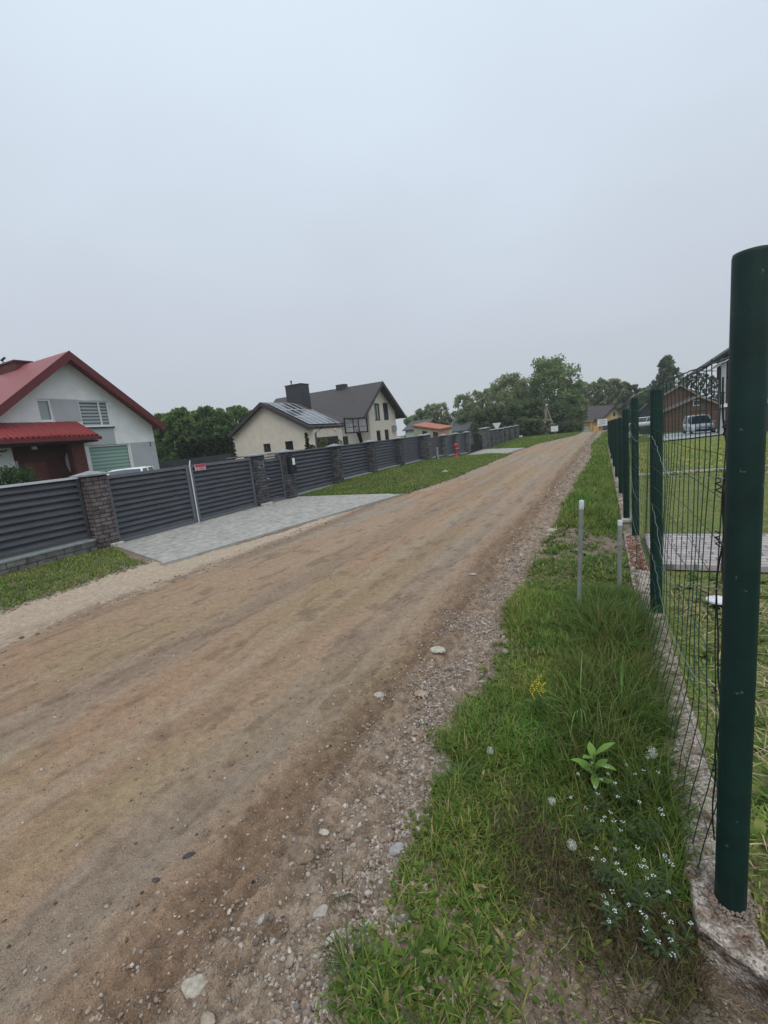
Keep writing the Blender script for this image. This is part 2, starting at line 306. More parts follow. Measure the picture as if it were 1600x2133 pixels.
class MB:
    def __init__(s): s.v = []; s.f = []; s.sm = []
    def add(s, vs, fs, sm=False):
        b = len(s.v); s.v += [tuple(v) for v in vs]; s.f += [tuple(i + b for i in f) for f in fs]; s.sm += [sm] * len(fs); return s
    def box(s, a, b, bev=0):
        x0, y0, z0 = a; x1, y1, z1 = b
        x0, x1 = min(x0, x1), max(x0, x1); y0, y1 = min(y0, y1), max(y0, y1); z0, z1 = min(z0, z1), max(z0, z1)
        return s.add([(x0, y0, z0), (x1, y0, z0), (x1, y1, z0), (x0, y1, z0), (x0, y0, z1), (x1, y0, z1), (x1, y1, z1), (x0, y1, z1)],
                     [(0, 3, 2, 1), (4, 5, 6, 7), (0, 1, 5, 4), (1, 2, 6, 5), (2, 3, 7, 6), (3, 0, 4, 7)])
    def poly(s, pts, d):
        """prism: polygon pts (3d) extruded by vector d"""
        n = len(pts); p2 = [tuple(Vector(p) + Vector(d)) for p in pts]
        return s.add(list(pts) + p2, [tuple(range(n - 1, -1, -1)), tuple(range(n, 2 * n))] + [(i, (i + 1) % n, n + (i + 1) % n, n + i) for i in range(n)])
    def tube(s, pts, r, n=8, cap=True):
        pts = [Vector(p) for p in pts]; rs = r if hasattr(r, '__len__') else [r] * len(pts); rings = []
        for i, p in enumerate(pts):
            d = (pts[min(i + 1, len(pts) - 1)] - pts[max(i - 1, 0)]).normalized()
            a = d.cross(Vector((0, 0, 1)) if abs(d.z) < .95 else Vector((1, 0, 0))).normalized(); b = d.cross(a)
            rings.append([p + rs[i] * (math.cos(2 * math.pi * j / n) * a + math.sin(2 * math.pi * j / n) * b) for j in range(n)])
        vs = [q for rg in rings for q in rg]; fs = []
        for i in range(len(pts) - 1):
            for j in range(n): fs.append((i * n + j, i * n + (j + 1) % n, (i + 1) * n + (j + 1) % n, (i + 1) * n + j))
        s.add(vs, fs, True)
        if cap: s.add(rings[0], [tuple(range(n))]); s.add(rings[-1], [tuple(range(n - 1, -1, -1))])
        return s
    def lathe(s, c, prof, n=16):
        """prof list of (r,z)"""
        vs = [(c[0] + r * math.cos(2 * math.pi * j / n), c[1] + r * math.sin(2 * math.pi * j / n), c[2] + z) for r, z in prof for j in range(n)]
        fs = [(i * n + j, i * n + (j + 1) % n, (i + 1) * n + (j + 1) % n, (i + 1) * n + j) for i in range(len(prof) - 1) for j in range(n)]
        return s.add(vs, fs, True)
    def build(s, name, m, parent=None, bevel=0, loc=None):
        me = bpy.data.meshes.new(name); me.from_pydata(s.v, [], s.f); me.validate(); me.update()
        if len(me.polygons) == len(s.sm): me.polygons.foreach_set('use_smooth', s.sm)
        me.materials.append(M[m]); o = link(name, me, parent, loc)
        if bevel:
            bv = o.modifiers.new('bevel', 'BEVEL'); bv.width = bevel; bv.segments = 2; bv.limit_method = 'ANGLE'
        return o
    def shift(s, d): s.v = [(a + d[0], b + d[1], c + d[2]) for a, b, c in s.v]; return s

def wall(mb, outline, holes, to3, depth, nrm):
    """flat wall outline (2d) with rectangular holes; reveals go back by depth along -nrm"""
    loops = [outline] + [[(a, c), (a, d), (b, d), (b, c)] for a, b, c, d in holes]
    flat = [p for l in loops for p in l]
    tris = tessellate_polygon([[Vector((p[0], p[1], 0)) for p in l] for l in loops])
    nrm = Vector(nrm); P3 = [Vector(to3(*p)) for p in flat]
    mb.add(P3, [tuple(t) for t in tris])
    b = 0
    for l in loops:
        n = len(l); q = P3[b:b + n]; q2 = [p - nrm * depth for p in q]
        mb.add(q + q2, [(i, (i + 1) % n, n + (i + 1) % n, n + i) for i in range(n)]); b += n
    return mb
def window(parent, name, a, b, c, d, to3, nrm, fm='frame_white', pane='glass', fw=.07, depth=.1, mull=(), tr=(), sill=None):
    """frame set in the reveal, panes as a child"""
    nrm = Vector(nrm); fr = MB()
    def bar(u0, u1, v0, v1, t0, t1):
        p = [Vector(to3(u0, v0)), Vector(to3(u1, v0)), Vector(to3(u1, v1)), Vector(to3(u0, v1))]
        fr.poly([x - nrm * t0 for x in p], nrm * (t0 - t1))
    e = .004
    bar(a + e, a + fw, c + e, d - e, depth, depth - .06); bar(b - fw, b - e, c + e, d - e, depth, depth - .06)
    bar(a + fw, b - fw, c + e, c + fw, depth, depth - .06); bar(a + fw, b - fw, d - fw, d - e, depth, depth - .06)
    for u in mull: bar(u - fw * .5, u + fw * .5, c + fw, d - fw, depth, depth - .055)
    for v in tr: bar(a + fw, b - fw, v - fw * .35, v + fw * .35, depth, depth - .05)
    o = fr.build(name, fm, parent)
    g = MB(); p = [Vector(to3(a + .01, c + .01)), Vector(to3(b - .01, c + .01)), Vector(to3(b - .01, d - .01)), Vector(to3(a + .01, d - .01))]
    g.poly([x - nrm * (depth + .02) for x in p], -nrm * .02); g.build('pane', pane, o)
    if sill:
        s = MB(); p = [Vector(to3(a - .06, c - .07)), Vector(to3(b + .06, c - .07)), Vector(to3(b + .06, c - .01)), Vector(to3(a - .06, c - .01))]
        s.poly([x + nrm * .004 for x in p], nrm * .1); s.build('sill', sill, o)
    return o

rng = np.random.default_rng(7); random.seed(7)
def fx_(y): return .33 - .0195 * np.minimum(np.asarray(y), 40)
# ------------------------------------------------------------------ ground
def axis(knots):
    out = []
    for (a, b, st) in knots: out += list(np.arange(a, b, st))
    return np.array(out + [knots[-1][1]])
def grid(xs, ys):
    X, Y = np.meshgrid(xs, ys); nx, ny = len(xs), len(ys)
    i = np.arange(nx - 1)[None, :] + nx * np.arange(ny - 1)[:, None]
    Fq = np.stack([i, i + 1, i + 1 + nx, i + nx], -1).reshape(-1, 4)
    return X.ravel(), Y.ravel(), Fq
gys = [-40, -20, -8, -3, -1, -.2]; y = .1
while y < 60: gys.append(y); y += max(.016, .011 * y)
gys += [64, 70, 78, 88, 100, 115, 135, 160, 200, 260, 350, 500, 800, 1500]
gxs = axis([(-9.2, -4.0, .06), (-4.0, -1.0, .3), (-1.0, .6, .016), (.6, 3, .08), (3, 9, .4)])
gxs = np.concatenate([[-1200, -600, -300, -150, -90, -60, -40, -30, -24, -18, -14, -12, -11, -10, -9.6], gxs, [10, 12, 15, 20, 30, 45, 70, 110, 180, 320, 650, 1200]])
X, Y, Fq = grid(gxs, np.array(gys))
Z = terr(X, Y)
onroad = sst(0, .1, XR(Y) - X) * sst(0, .1, X - XL(Y)) * (Y < 130)
Z = Z + (1 - onroad) * .025 - onroad * .05 + np.where((X > -9) & (X < .6), .028 * (fbm(X * 3, Y * 3, 3) - .5) + .015 * (fbm(X * 18, Y * 18, 4, 3) - .5), 0)
# verge rises a little towards the plinth, dips near the garden path
Z = Z + vo(X) - .06 * (1 - sst(1.25, 1.5, Y)) * sst(.0, .25, X)
soil = np.array([.085, .062, .042]); soil_l = np.array([.20, .155, .115]); gr = np.array([.040, .062, .018]); lawn = np.array([.14, .16, .05])
n1 = fbm(X * 2.2, Y * 2.2, 21)[:, None]; n2 = fbm(X * 7, Y * 7, 25)[:, None]
C = soil * (.7 + .8 * n2)
k = sst(.45, .75, n1[:, 0] + .25 * (X < -4))[:, None]; C = C * (1 - k) + gr * (.7 + .6 * n2) * k
# bare trodden earth by the near post, and lighter gravelly soil along the road edges
bare = (sst(1.75, 1.25, Y) if False else (1 - sst(1.15, 1.45, Y + .15 * (n2[:, 0] - .5)))) * sst(-.40, -.10, X)
C = C * (1 - bare[:, None]) + (np.array([.125, .09, .068]) * (.55 + .9 * n2)) * bare[:, None]
edge = (1 - sst(0.0, .22, X - XR(Y))) + (1 - sst(0, .25, XL(Y) - X)); edge = np.clip(edge, 0, 1) * (Y < 60) * (Y > 0)
C = C * (1 - edge[:, None]) + soil_l * (.7 + .6 * n2) * edge[:, None]
law = (X > fx_(Y) + .07) * 1.0; C = C * (1 - law[:, None]) + lawn * (.7 + .6 * n2) * law[:, None]
far = np.clip(sst(45, 55, Y) + (X < -8.9) + (X > 9), 0, 1)[:, None]; C = C * (1 - far) + np.array([.05, .075, .022]) * (.8 + .4 * n1) * far
g = npmesh('ground', np.stack([X, Y, Z], 1), Fq, 'ground', None, C, True); tag(g, kind='structure')

def hit(px, py, lift=0.0):
    d = ray(px, py); lo_, hi_ = 1.0, 400.0; t = 1.0
    while t < 400:
        p = Vector((0, 0, EYE)) + d * t
        if p.z < float(terr(p.x, p.y)) + lift: break
        t *= 1.004
    return Vector((d.x * t, d.y * t, EYE + d.z * t))
def groundz(x, y):
    x = np.asarray(x, float); y = np.asarray(y, float)
    r = sst(0, .1, XR(y) - x) * sst(0, .1, x - XL(y))
    z = terr(x, y) + .025 * (1 - r) + .028 * (fbm(x * 3, y * 3, 3) - .5)
    return z + vo(x) - .06 * (1 - sst(1.25, 1.5, y)) * sst(.0, .25, x)

# ------------------------------------------------------------------ road
rys = []; y = -6.0
while y < .2: rys.append(y); y += .25
y = .2
while y < 125: rys.append(y); y += max(.0125, .0075 * y)
xs = np.concatenate([np.arange(-6.9, -3.2, .03), np.arange(-3.2, -1.8, .02), np.arange(-1.8, -.4, .0125)])
X, Y, Fq = grid(xs, np.array(rys))
def roadz(X, Y):
    out_r = sst(0, .09, X - XR(Y)); out_l = sst(0, .12, XL(Y) - X)
    m = sst(-1.75, -1.15, X) ; ml = 1 - sst(-5.3, -4.9, X)
    z = terr(X, Y) + .02 * (fbm(X * 1.2, Y * .7, 31, 3) - .5) + .006 * (fbm(X * 9, Y * 7, 32, 3) - .5)
    z = z + m * (.042 * (fbm(X * 10, Y * 1.7, 33, 3) - .45) + .018 * (fbm(X * 22, Y * 18, 34, 3) - .5))
    rutx = -1.28 + .10 * np.sin(Y * .8) + .05 * np.sin(Y * 2.1); z = z - .022 * np.exp(-((X - rutx) / .05) ** 2) - .015 * np.exp(-((X - rutx - .17) / .035) ** 2) + .012 * np.exp(-((X - rutx - .09) / .04) ** 2)
    z = z - .010 * sst(.5, .75, fbm(X * 7, Y * .16, 47, 3))
    z = z + (m + .6 * ml) * (.020 * sst(.55, .8, vn(X * 24, Y * 20, 36)) + .012 * sst(.5, .8, vn(X * 52, Y * 47, 38))) + ml * .02 * (fbm(X * 7, Y * 5, 35) - .5)
    return z - .09 * out_r - .09 * out_l + .012
Z = roadz(X, Y)
s1 = fbm(X * .9, Y * .35, 41); s2 = fbm(X * 2.6, Y * .75, 42); s3 = fbm(X * 1.3, Y * .5, 43); s4 = fbm(X * 11, Y * 3.5, 44, 3); s5 = fbm(X * 30, Y * 26, 45, 3)
base = np.array([.345, .238, .155]); red = np.array([.345, .215, .135]); grey = np.array([.30, .245, .19]); yel = np.array([.315, .24, .142]); dark = np.array([.155, .105, .07]); sand = np.array([.46, .37, .28]); grav = np.array([.35, .28, .215])
C = np.tile(base, (len(X), 1))
def mixc(C, c, k): k = np.clip(k, 0, 1)[:, None]; return C * (1 - k) + c * k
C = mixc(C, red, sst(.50, .75, s2) * .6); C = mixc(C, grey, sst(.46, .62, s1) * .9); C = mixc(C, yel, sst(.52, .72, s3) * .7)
for xc_, wd_, kk_ in ((-1.72, .20, .85), (-3.25, .24, .6)):      # compacted grey wheel tracks
    C = mixc(C, np.array([.275, .225, .175]), kk_ * np.exp(-((X - xc_ - .10 * (s1 - .5) - .04 * np.sin(Y * .9)) / (wd_ * (.8 + .5 * s3))) ** 4) * (.55 + .45 * sst(.4, .6, s2)))
trk = fbm(X * 7, Y * .16, 47, 3); C = mixc(C, dark * 1.45, sst(.52, .72, trk) * .30); C = mixc(C, grav * 1.08, sst(.52, .70, 1 - trk) * .30)
rutx = -1.28 + .10 * np.sin(Y * .8) + .05 * np.sin(Y * 2.1); C = mixc(C, dark * 1.2, np.exp(-((X - rutx) / .05) ** 2) * sst(.3, .6, s4) * .6); C = mixc(C, dark * 1.2, np.exp(-((X - rutx - .17) / .035) ** 2) * sst(.35, .6, s4) * .5)
C = mixc(C, dark, (1 - sst(.25, .42, s4)) * .45)
m = sst(-1.6, -1.2, X + .25 * (s2 - .5)); C = mixc(C, dark * 1.25, m * (1 - sst(-1.25, -1.0, X)) * .55)
C = mixc(C, grav, sst(-1.22, -.98, X + .2 * (s4 - .5)) * .8)
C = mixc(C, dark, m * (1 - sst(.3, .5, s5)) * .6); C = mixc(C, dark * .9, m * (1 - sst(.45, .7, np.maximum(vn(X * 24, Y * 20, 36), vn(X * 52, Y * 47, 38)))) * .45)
sd_ = (1 - sst(-5.15, -4.85, X + .35 * (s2 - .5))) * (Y < 11.5); C = mixc(C, sand, sd_ * .9)
band = np.exp(-((X + 4.98 + .1 * np.sin(Y * .7)) / .16) ** 2) * (Y < 12); C = mixc(C, dark * 1.2, band * sst(.35, .6, s5 * .5 + s4 * .5) * .8)
C = mixc(C, sand * .85, (1 - sst(-4.5, -4.2, X)) * (Y > 11) * .6)
C *= (.93 + .14 * s5)[:, None]
Rp = np.random.default_rng(77)
for i in range(150):                                   # small pits and dug out stones in the packed surface
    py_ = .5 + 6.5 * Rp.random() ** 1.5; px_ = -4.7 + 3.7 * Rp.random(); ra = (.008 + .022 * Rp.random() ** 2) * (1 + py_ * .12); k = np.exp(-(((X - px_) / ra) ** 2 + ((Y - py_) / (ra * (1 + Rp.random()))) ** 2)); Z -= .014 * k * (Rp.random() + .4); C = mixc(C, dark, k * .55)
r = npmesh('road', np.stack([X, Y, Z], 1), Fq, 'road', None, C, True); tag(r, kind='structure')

# pavings
def slab(name, pts, z0, z1, m, follow=False, kind='structure'):
    mb = MB(); P = [(p[0], p[1], z0 + (float(terr(p[0], p[1])) if follow else 0)) for p in pts]; mb.poly(P, (0, 0, z1 - z0))
    o = mb.build(name, m); o['kind'] = kind; return o
slab('driveway', [(-5.95, 4.22), (-4.93, 10.25), (-5.3, 10.55), (-8.75, 10.62), (-8.75, 4.95), (-8.2, 4.95)], -.03, .045, 'paver')
mb = MB(); mb.poly([(-5.93, 4.16, -.03), (-5.84, 4.14, -.03), (-4.84, 10.3, -.03), (-4.93, 10.32, -.03)], (0, 0, .085)); o = mb.build('kerb', 'kerb'); o['kind'] = 'structure'
slab('driveway', [(-4.9, 23.6), (-4.6, 27.6), (-8.75, 33.6), (-8.75, 28.7)], .0, .055, 'paver', True)
slab('garden_path', [(.36, 5.0), (5.5, 5.22), (5.5, 6.5), (.33, 6.27)], -.02, .035, 'paver_warm')
NE = np.array([(.45, 28.5), (1.7, 31.3), (2.9, 33.2), (4.5, 35.2), (6.6, 38.8), (10, 45), (16, 56)]); FE = np.array([(.45, 52), (2.2, 55), (3.8, 57), (6, 59), (9, 62), (13, 68), (20, 78)])
u = np.linspace(0, 6, 37); v = np.linspace(0, 1, 16); nx_, ny_ = [np.interp(u, range(7), NE[:, i]) for i in (0, 1)]; fx2, fy2 = [np.interp(u, range(7), FE[:, i]) for i in (0, 1)]
XX = nx_[None] * (1 - v[:, None]) + fx2[None] * v[:, None]; YY = ny_[None] * (1 - v[:, None]) + fy2[None] * v[:, None]; _, _, Fq = grid(u, v)
XX = XX.ravel(); YY = YY.ravel(); tag(npmesh('yard_drive', np.stack([XX, YY, terr(XX, YY) + .05], 1), Fq, 'asphalt_drive'), kind='structure')
slab('garden_kerb', [(.4, 12.3), (9, 14.2), (9, 14.32), (.4, 12.42)], 0, .035, 'paver_warm', True)

# ------------------------------------------------------------------ strips (grass blades, leaves)
def strips(name, P, L, W, yaw, pitch, curl, colr, m, prof='blade', nl=4, parent=None, roll=None, tipc=1.25):
    n = len(P); t = np.linspace(0, 1, nl)
    if prof == 'blade': wp = np.array([.75, 1, .8, .45, .2, .04]) if nl == 6 else np.interp(t, [0, .4, .75, 1], [.8, 1, .65, .06])
    else: wp = np.interp(t, [0, .12, .35, .6, .85, 1], [.12, .35, .85, 1, .6, .05])
    V = np.zeros((n, nl, 2, 3)); pos = np.array(P, float).copy(); dt = 1 / (nl - 1)
    hx, hy = np.cos(yaw), np.sin(yaw); sx, sy = -hy, hx
    for i in range(nl):
        if i: 
            ang = pitch + curl * (t[i] - dt / 2); pos = pos + (L * dt)[:, None] * np.stack([np.cos(ang) * hx, np.cos(ang) * hy, np.sin(ang)], 1)
        half = (W * wp[i] / 2)[:, None]
        s = np.stack([sx, sy, np.zeros(n)], 1)
        V[:, i, 0] = pos - s * half; V[:, i, 1] = pos + s * half
    idx = np.arange(n)[:, None, None] * (nl * 2) + np.arange(nl - 1)[None, :, None] * 2 + np.array([0, 1, 3, 2])[None, None, :]
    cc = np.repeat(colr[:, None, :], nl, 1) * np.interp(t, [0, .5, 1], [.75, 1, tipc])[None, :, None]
    cc = np.repeat(cc, 2, 1).reshape(-1, 3)
    return npmesh(name, V.reshape(-1, 3), idx.reshape(-1, 4), m, parent, cc, False)
G1 = np.array([.09, .17, .02]); G2 = np.array([.165, .255, .042]); G3 = np.array([.060, .125, .018]); DRY = np.array([.38, .30, .17]); YG = np.array([.24, .26, .065])
def gcol(n, dry=.05, bright=1.0, yg=.15):
    a = rng.random((n, 1)); c = G3 * (1 - a) + G2 * a; b = rng.random(n); c = np.where((b < yg)[:, None], YG, c); c = np.where((b > 1 - dry)[:, None], DRY, c)
    return c * (.75 + .5 * rng.random((n, 1))) * bright
def place(n, x0, x1, y0, y1, ybias=1.0):
    u = rng.random(n) ** ybias; return x0 + (x1 - x0) * rng.random(n), y0 + (y1 - y0) * u
def blades(name, x, y, h, wd, dry=.05, bright=1., yg=.15, nl=4, curl=-1.2, z=None, pitch=1.35):
    n = len(x); P = np.stack([x, y, (groundz(x, y) if z is None else z) - .008], 1)
    c = gcol(n, dry, bright, yg); t1 = fbm(x * 2.3, y * 2.0, 95, 3)[:, None]; t2 = fbm(x * 9, y * 8, 96, 3)[:, None]
    c = c * (.62 + .8 * t2) * (1 + (t1 - .5) * np.array([.9, .25, .6]))
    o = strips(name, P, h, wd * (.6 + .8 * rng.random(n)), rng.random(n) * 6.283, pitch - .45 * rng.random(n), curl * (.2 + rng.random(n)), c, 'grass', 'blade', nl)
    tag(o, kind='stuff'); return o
def fx(y): return .33 - .0195 * np.asarray(y)            # line of the wire fence
# --- right verge
x, y = place(135000, -.95, .3, .45, 5.0, 1.25)
d = x - XR(y); nn = fbm(x * 2.4, y * 2.4, 51); n3 = fbm(x * 8, y * 8, 52)
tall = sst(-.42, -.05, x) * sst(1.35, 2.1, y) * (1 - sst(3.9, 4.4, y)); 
bare = (1 - sst(1.2, 1.5, y + .25 * (n3 - .5))) * sst(-.52, -.25, x + .2 * (n3 - .5))
gap = sst(4.0, 4.4, y) * (1 - sst(6.2, 6.6, y)) * .8
p = sst(-.0, .13, d + .30 * (nn - .5)) * (1 - .93 * bare) * (1 - .75 * sst(.5, .62, fbm(x * 3.4, y * 3.4, 58)) * (1 - sst(1.5, 1.9, y))) * (.35 + .65 * sst(.36, .5, nn)) * (1 - gap) * (x < fx(y) - .10 + .03 * nn)
k = rng.random(len(x)) < p; x, y, tall, nn = x[k], y[k], tall[k], nn[k]
h = (.035 + .05 * rng.random(len(x))) * (1 + .5 * sst(.5, .7, nn)) + tall * (.05 + .22 * rng.random(len(x)) ** 2)
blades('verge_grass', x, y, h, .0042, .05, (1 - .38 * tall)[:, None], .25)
x, y = place(60000, -.9, .25, 4.6, 14, 1.3); d = x - XR(y); nn = fbm(x * 2, y * 2, 53)
gap = (1 - sst(6.3, 6.9, y)) * .85 * (.5 + sst(.45, .6, nn))
p = sst(-.03, .10, d + .25 * (nn - .5)) * (.5 + .5 * sst(.35, .5, nn)) * (1 - gap) * (x < fx(y) - .1)
k = rng.random(len(x)) < p; x, y, nn = x[k], y[k], nn[k]
blades('verge_grass', x, y, (.05 + .09 * rng.random(len(x))) * (.6 + .4 * sst(6, 7.2, y) + .7 * sst(6.4, 7.5, y) * rng.random(len(x))), .008, .05, 1.0, .12)
x, y = place(42000, -1.2, 3.2, 14, 46, 1.3); k = (x > XR(y) + .05 + .3 * sst(36, 46, y)) & (x < fx(y) - .05 + 3 * (y > 26)); x, y = x[k], y[k]
blades('verge_grass', x, y, .08 + .12 * rng.random(len(x)), .022, .03, 1.05, .15, 3)
# --- left verge
x, y = place(38000, -8.35, -5.6, .6, 5.2); s = ip(y, [.6, 2.3, 3.1, 4.15, 4.95, 5.2], [-6.2, -6.2, -6.21, -6.3, -8.4, -8.5]) + .2 * (vn(y * 5, y * 0, 3) - .5)
k = (x < s + .05 * rng.random(len(x))); x, y = x[k], y[k]; blades('verge_grass', x, y, .03 + .05 * rng.random(len(x)), .009, .05, 1.05, .2, 3)
x, y = place(75000, -8.35, -4.3, 10.4, 29, 1.25); u = np.interp(y, [10.4, 11.0], [-8.3, -5.5]) * 1.0
k = (x < XL(y) + .02) & ((y < 23.4) | (x < -4.9 - (y - 23.6) * .75)) & (y > 10.62); x, y = x[k], y[k]
blades('verge_grass', x, y, .045 + .07 * rng.random(len(x)), .013, .04, 1.0, .15, 3)
x, y = place(34000, -8.3, -2.3, 27, 47, 1.1); k = (x < XL(y) + .02) & ((x > -4.75 - (y - 27.8) * .62) | (y > 33.8)); x, y = x[k], y[k]
blades('verge_grass', x, y, .07 + .12 * rng.random(len(x)), .028, .03, 1.0, .15, 3)
# --- garden lawn behind the wire fence
x, y = place(80000, .36, 3.6, .9, 12, 1.6); k = x > fx(y) + .055; x, y = x[k], y[k]; k = ~((y > 4.95) & (y < 6.4)); x, y = x[k], y[k]; nr = 1 - sst(3.8, 4.6, y)
blades('lawn_grass', x, y, .025 + .04 * rng.random(len(x)) + .03 * nr * rng.random(len(x)), .0075, .09, 1.25, .55, 3, -1.6, pitch=1.1)
x, y = place(60000, .3, 9, 12, 32, 1.2); k = y > 0; x, y = x[k], y[k]
blades('lawn_grass', x, y, .04 + .05 * rng.random(len(x)), .02, .08, 1.45, .6, 3, -1.6)

# --- low broad-leaved weeds (dandelion, clover, plantain) as ground cover
def rosettes(name, x, y, nleaf, L, W, bright=1., pitch=.35, z=None):
    n = len(x); X = np.repeat(x, nleaf); Y = np.repeat(y, nleaf); N = len(X); yaw = rng.random(N) * 6.283
    s = np.repeat(.6 + .7 * rng.random(n), nleaf)
    P = np.stack([X + .006 * np.cos(yaw), Y + .006 * np.sin(yaw), groundz(X, Y) - .002], 1)
    c = gcol(N, .07, bright * .84, .22) * np.repeat(.85 + .3 * rng.random((n, 1)), nleaf, 0)
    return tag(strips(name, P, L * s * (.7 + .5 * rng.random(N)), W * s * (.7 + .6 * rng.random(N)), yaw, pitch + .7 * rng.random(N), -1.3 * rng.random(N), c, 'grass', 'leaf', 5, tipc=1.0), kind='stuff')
x, y = place(2600, -.85, .2, .5, 5.0, 1.3); d = x - XR(y); n3 = fbm(x * 3, y * 3, 61)
bare = (1 - sst(1.1, 1.4, y)) * sst(-.4, -.2, x); k = (rng.random(len(x)) < sst(0, .15, d) * (1 - .9 * bare) * sst(.35, .55, n3)) & (x < fx(y) - .14)
rosettes('ground_cover_weeds', x[k], y[k], 7, .050, .0115, 1.05)
x, y = place(6500, -.85, .2, .5, 4.5, 1.2); d = x - XR(y); bare = (1 - sst(1.1, 1.4, y)) * sst(-.4, -.2, x)
k = (rng.random(len(x)) < sst(-.05, .15, d) * (1 - .85 * bare)) & (x < fx(y) - .12)
rosettes('clover_cover', x[k], y[k], 5, .022, .013, 1.15, .6)
x, y = place(800, -.8, .1, 4.5, 13, 1.2); k = x > XR(y); rosettes('ground_cover_weeds', x[k], y[k], 6, .075, .018, 1.0)
x, y = place(500, .45, 2.2, 1.0, 5.0, 1.2); rosettes('lawn_weeds', x, y, 6, .08, .028, 1.0)
# --- withered brown undergrowth around the foot of the corner post
x, y = place(16000, -.55, .30, 1.0, 1.75); k = (rng.random(len(x)) < np.exp(-((y - 1.33 + .35 * x) / .17) ** 2) * sst(-.5, -.2, x)) & (x < fx(y) - .09); x, y = x[k], y[k]; N = len(x)
c = np.array([.115, .085, .048]) * (.4 + 1.1 * rng.random((N, 1))) + np.array([0, .02, 0]) * rng.random((N, 1))
o = strips('withered_undergrowth', np.stack([x, y, groundz(x, y)], 1), .03 + .07 * rng.random(N), .0016 + .002 * rng.random(N), rng.random(N) * 6.283, .5 + .8 * rng.random(N), -1.0 * rng.random(N), c, 'grass', 'blade', 4); tag(o, kind='stuff')
# --- dry straw and dead stalks on the trodden earth
x, y = place(14000, -.75, .45, .6, 1.75); n3 = fbm(x * 5, y * 5, 65); k = (rng.random(len(x)) < sst(-.5, -.1, x) * .8 + .12); x, y = x[k], y[k]; N = len(x)
c = np.array([.21, .155, .095]) * (.3 + 1.2 * rng.random((N, 1)) ** 1.5); 
o = strips('dry_straw', np.stack([x, y, groundz(x, y) + .004 + .012 * rng.random(N)], 1), .012 + .05 * rng.random(N) ** 2.5, .001 + .002 * rng.random(N), rng.random(N) * 6.283, .25 * rng.standard_normal(N) * .5 + .1, -.3 * rng.random(N), c, 'straw', 'blade', 3); tag(o, kind='stuff')
x, y = place(1500, .45, 1.6, 1.2, 4.6); N = len(x); c = np.array([.40, .33, .2]) * (.5 + .8 * rng.random((N, 1)))
o = strips('dry_straw', np.stack([x, y, groundz(x, y) + .03 + .02 * rng.random(N)], 1), .05 + .14 * rng.random(N), .003 + .003 * rng.random(N), rng.random(N) * 6.283, .3 * rng.random(N), -.6 * rng.random(N), c, 'straw', 'blade', 4); tag(o, kind='stuff')

# ------------------------------------------------------------------ stones
import bmesh
def ico(sub):
    bm = bmesh.new(); bmesh.ops.create_icosphere(bm, subdivisions=sub, radius=1); v = np.array([q.co[:] for q in bm.verts]); f = np.array([[q.index for q in p.verts] for p in bm.faces]); bm.free(); return v, f
IV, IF = ico(1); IV2, IF2 = ico(2)
SC = np.array([[.30, .235, .18], [.33, .27, .22], [.22, .165, .13], [.40, .355, .31], [.26, .185, .14], [.19, .165, .15], [.30, .24, .19], [.44, .40, .35]])
def pebbles(name, x, y, s, zf, sink=.35, iv=IV, fi=IF, pal=SC):
    n = len(x); nv = len(iv); R = rng.random((n, 3)); q = rng.standard_normal((n, 4)); q /= np.linalg.norm(q, axis=1)[:, None]
    a, b, c, d = q.T
    Rt = np.stack([1 - 2 * (c * c + d * d), 2 * (b * c - a * d), 2 * (b * d + a * c), 2 * (b * c + a * d), 1 - 2 * (b * b + d * d), 2 * (c * d - a * b), 2 * (b * d - a * c), 2 * (c * d + a * b), 1 - 2 * (b * b + c * c)], 1).reshape(n, 3, 3)
    V = iv[None] * (1 + .22 * (rng.random((n, nv, 1)) - .5)) * (s[:, None, None] * np.stack([.7 + .6 * R[:, 0], .6 + .4 * R[:, 1], .45 + .3 * R[:, 2]], 1)[:, None, :])
    V = np.einsum('nij,nkj->nki', Rt, V); V[:, :, 2] *= .75
    V += np.stack([x, y, zf(x, y) + s * (.35 - sink)], 1)[:, None, :]
    c = pal[rng.integers(0, len(pal), n)] * (.75 + .4 * rng.random((n, 1)))
    Fi = (np.arange(n)[:, None, None] * nv + fi[None]).reshape(-1, 3)
    return tag(npmesh(name, V.reshape(-1, 3), Fi, 'stone', None, np.repeat(c, nv, 0), False), kind='stuff')
# gravel thrown to the right edge


def edgez(a, b): return np.maximum(roadz(a, b), groundz(a, b) - .001)
x, y = place(300000, -1.75, -.45, .4, 5.0, 1.45); off = x - XR(y); nn = fbm(x * 3, y * 3, 71); n2 = fbm(x * 9, y * 9, 72)
p = np.exp(-((off + .10) / np.where(off < -.10, .24, .13)) ** 2) * (.16 + 1.15 * sst(.40, .58, nn)) * (.2 + 1.2 * sst(.40, .6, n2)) * .8 + .010 * (off < 0) * (1 + 2 * sst(-1.6, -1.1, x)); k = rng.random(len(x)) < p; x, y = x[k], y[k]
pebbles('gravel', x, y, .0024 + .0080 * rng.random(len(x)) ** 2.8, edgez, .25)
x, y = place(12000, -1.6, -.5, .4, 5.5, 1.35); off = x - XR(y); nn = fbm(x * 3, y * 3, 71)
k = rng.random(len(x)) < np.exp(-((off + .13) / .16) ** 2) * (.25 + sst(.42, .6, nn)) * .75; x, y = x[k], y[k]
pebbles('gravel', x, y, .007 + .011 * rng.random(len(x)) ** 2.5, edgez, .3, IV2, IF2)
x, y = place(5200, -1.8, -.5, 5, 34, 1.6); off = x - XR(y); k = rng.random(len(x)) < np.exp(-((off + .2) / .22) ** 2); x, y = x[k], y[k]
